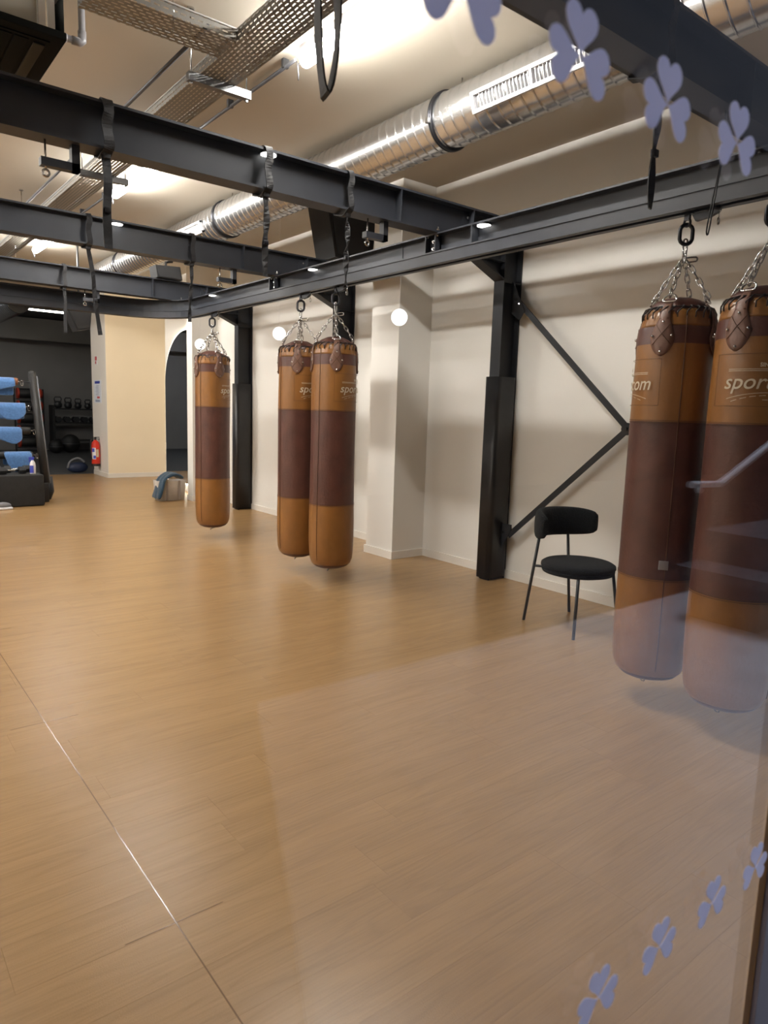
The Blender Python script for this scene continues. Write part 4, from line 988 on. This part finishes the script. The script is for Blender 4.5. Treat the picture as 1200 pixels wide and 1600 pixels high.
for k, (z, xe, mm) in enumerate(levels):
    yr = 10.75+.26*(z-.26)-.02
    r_ = empty('training_roll', (xe, yr, z), ['brown-ended training roll at the top of the rack', 'black training roll second from the top of the rack', 'black training roll third from the top of the rack', 'black training roll lowest on the rack'][k], 'roll', 'rolls on the leaning rack')
    MB().lathe([(.02, -1.35), (.05, -1.34), (.052, -1.3), (.052, -.02), (.045, 0), (.02, .005)], 0, 0, 18, 'x').build('body', mm, r_)
    MB().tube([(0, 0, 0), (.035, 0, .0)], .008, 6).link((.055, 0, -.02), (0, 0, 1), (1, 0, 0), .07, .03, .005).build('hook', 'chrome', r_)
    MB().tube([(.04, 0, .0), (2.34-xe, 0, 0)], .007, 6).build('pin', 'dark_link', r_)
    x0_, x1_, dl, dr, lb = twl[k]
    g_ = []; n = 12
    for i in range(n+1):
        row = []
        for j_ in range(7):
            v_ = j_/6; x_ = x0_+(x1_-x0_)*v_
            dz = ((.19, .17, .15, .13, .11, .09, .07), (.08, .16, .19, .19, .19, .17, .09), (.03, .07, .10, .13, .17, .21, .12), (.20, .23, .235, .23, .225, .215, .205))[k][j_]
            s_ = i/n
            if s_ < .42: yy_, zz_ = yr-.066-.005*sin(v_*9+k), z-.0-dz*(1-s_/.42)
            elif s_ < .62:
                a = pi-(s_-.42)/.20*pi; yy_, zz_ = yr+.066*cos(a), z+.066*sin(a)
            else: yy_, zz_ = yr+.066, z-((.20, .18, .12, .14)[k])*(s_-.62)/.38
            if k == 3: x_ = x_ + .07*(1-v_)*(1-s_/.42 if s_ < .42 else 0)
            row.append((x_, yy_, zz_))
        g_.append(row)
    cloth('towel', 'towel', g_, th=.012, label=lb, cat='towel', group='blue towels on the leaning rack')
# plinth with black cloth, kit on top, spray bottle
MB().box(.70, 2.22, 10.28, 10.76, .005, .43, .02).build('covered_bench', 'cloth', None, 'low black cloth covered bench in front of the leaning rack', 'bench')
def dumbbell(x, y, z, label, s=1.0, rz=0.0):
    t = empty('dumbbell', (x, y, z), label, 'dumbbell', 'dumbbells on the covered bench', rz)
    for sg_ in (-1, 1): MB().lathe([(.03*s, sg_*.12-.045), (.052*s, sg_*.12-.04), (.055*s, sg_*.12), (.052*s, sg_*.12+.04), (.03*s, sg_*.12+.045)], 0, 0, 6, 'x', smooth=False).build('head', 'kettle', t)
    MB().tube([(-.08, 0, 0), (.08, 0, 0)], .014, 8).build('handle', 'chrome', t)
dumbbell(1.86, 10.42, .485, 'dark dumbbell on the covered bench nearest the bottle', 1, .1)
dumbbell(1.52, 10.46, .485, 'dark dumbbell on the covered bench, second from the bottle', 1, -.1)
dumbbell(1.95, 10.62, .485, 'dark dumbbell at the back of the covered bench', 1, .05)
dumbbell(1.60, 10.63, .485, 'dark dumbbell at the back left of the covered bench', 1, .15)
sb = empty('spray_bottle', (2.10, 10.36, .432), 'white spray bottle with blue label and head on the black bench', 'bottle')
MB().lathe([(.0, 0), (.035, .002), (.038, .01), (.038, .12), (.030, .16), (.016, .185), (.014, .20)], seg=18).build('body', 'white', sb)
MB().box(-.045, .022, -.012, .012, .205, .235, .004).box(-.045, -.028, -.006, .006, .165, .21).cyl((0, 0, .20), .017, .02, 12).build('spray_head', 'bluep', sb)
cyl_patch(.0388, radians(-175), radians(-85), .02, .12).build('label', 'bluep', sb)
# shoe at the left edge
sh = empty('training_shoe', (1.66, 10.12, 0), 'grey training shoe at the left edge in front of the bench', 'shoe')
MB().box(-.16, .13, -.05, .05, 0, .035, .015).build('sole', 'white', sh)
MB().sphere((.02, 0, .05), .05, 14, 8, (2.0, .92, 1.0)).sphere((-.09, 0, .08), .05, 12, 8, (1.2, .9, 1.4)).build('upper', 'grey', sh)

# ------------------------------------------------------------------ dim gym room
# storage of red-ended rolls
st = empty('bag_stand', (4.35, 21.6, 0), 'black storage stand of red-ended bags in the dark room', 'rack')
for xx in (-.365, .365): MB().box(xx-.02, xx+.02, -.02, .02, 0, 1.75).build('upright', 'black', st)
for k, z in enumerate((1.62, 1.28, .94, .60, .28)):
    MB().box(-.35, .35, -.14, .06, z-.17, z-.152).build('shelf', 'black', st)
    t = empty('power_bag', (4.35, 21.5, z-.0), ['black bag with red ends at the top of the dark stand', 'black red-ended bag second from the top of the dark stand', 'black red-ended bag in the middle of the dark stand', 'black red-ended bag second from the bottom of the dark stand', 'black red-ended bag at the bottom of the dark stand'][k], 'power bag', 'red-ended bags in the dark room')
    MB().lathe([(.10, -.30), (.14, -.27), (.14, .27), (.10, .30)], 0, 0, 16, 'x').build('body', 'black', t)
    for sg_ in (-1, 1): MB().lathe([(.148, sg_*.27-.05), (.149, sg_*.27), (.11, sg_*.27+.05 if sg_ > 0 else sg_*.27+.02)], 0, 0, 16, 'x').build('end_panel', 'darkred', t)
ks = empty('kettlebell_shelf', (5.55, 21.6, 0), 'black three-tier weight shelf against the wall of the dark room', 'shelf')
for xx in (-.62, .75): MB().box(xx-.03, xx+.03, -.25, .20, 0, 1.32).build('upright', 'black', ks)
for z in (1.24, .84, .34): MB().box(-.62, .75, -.27, .22, z-.04, z, ).build('tier', 'black', ks)
for k in range(5):
    t = empty('kettlebell', (5.08+.27*k, 21.5, 1.24), ['leftmost kettlebell on the top tier in the dark room', 'second kettlebell from the left on the top tier', 'third kettlebell from the left on the top tier', 'fourth kettlebell from the left on the top tier', 'fifth kettlebell from the left on the top tier'][k], 'kettlebell', 'kettlebells on the top tier')
    s_ = 1.0-.06*k
    MB().lathe([(.06*s_, 0), (.10*s_, .03*s_), (.115*s_, .10*s_), (.085*s_, .18*s_), (.03, .20*s_)], seg=18).build('ball', 'kettle', t)
    MB().tube([(-.07*s_, 0, .16*s_), (-.095*s_, 0, .26*s_), (-.07*s_, 0, .31*s_), (.07*s_, 0, .31*s_), (.095*s_, 0, .26*s_), (.07*s_, 0, .16*s_)], .016, 8).build('handle', 'chrome' if False else 'kettle', t)
for k in range(6):
    t = empty('gym_dumbbell', (5.05+.24*k, 21.45, .922), 'dark hexagonal dumbbell on the middle tier in the dark room, %s from the left' % ['first', 'second', 'third', 'fourth', 'fifth', 'sixth'][k], 'dumbbell', 'dumbbells on the middle tier')
    MB().cyl((0, -.09, 0), .09, .10, 6, 'y').cyl((0, .12, 0), .09, .10, 6, 'y').build('heads', 'kettle', t); MB().tube([(0, -.05, 0), (0, .08, 0)], .015, 8).build('handle', 'kettle', t)
for k, (x_, r_) in enumerate(((5.25, .26), (4.82, .19))):
    t = empty('slam_ball', (x_, 20.98-.2*k, r_), ['large black exercise ball below the weight shelf', 'smaller black ball on the floor left of the weight shelf'][k], 'ball')
    MB().sphere((0, 0, 0), r_, 20, 12).build('ball', 'black', t); MB().tube([(r_*cos(2*pi*i/24)*1.0, r_*sin(2*pi*i/24)*1.0, 0) for i in range(24)], .004, 4, closed=True).build('seam', 'grey', t)
# lamp and ducts near the gym ceiling
t = empty('gym_strip_lamp', (4.3, 19.6, 3.68), 'lit strip lamp seen under the rail in the dark room', 'ceiling light')
MB().box(-.6, .6, -.05, .05, .02, .07).build('batten', 'black', t); MB().box(-.58, .58, -.035, .035, -.012, .02).build('diffuser', 'farlamp', t)
t = empty('gym_strip_lamp', (0.7, 19.8, 3.68), 'strip lamp outside the frame that lights the dark room', 'ceiling light')  # unseen lamp added to brighten the gym wall shown in the mirror
MB().box(-.6, .6, -.05, .05, .02, .07).build('batten', 'black', t); MB().box(-.58, .58, -.035, .035, -.012, .02).build('diffuser', 'farlamp2', t)
t = empty('gym_duct', (3.3, 19.0, 3.5), 'dim round duct end below the black ceiling of the dark room', 'duct')
prof = []; yy = -2.0
while yy < 2.2: prof += [(.22, yy), (.232, yy+.03), (.22, yy+.06), (.22, yy+.14)]; yy += .18
MB().lathe(prof, 0, 0, 28, 'y').build('pipe', 'duct', t)

# remaining labels for setting pieces that are top-level
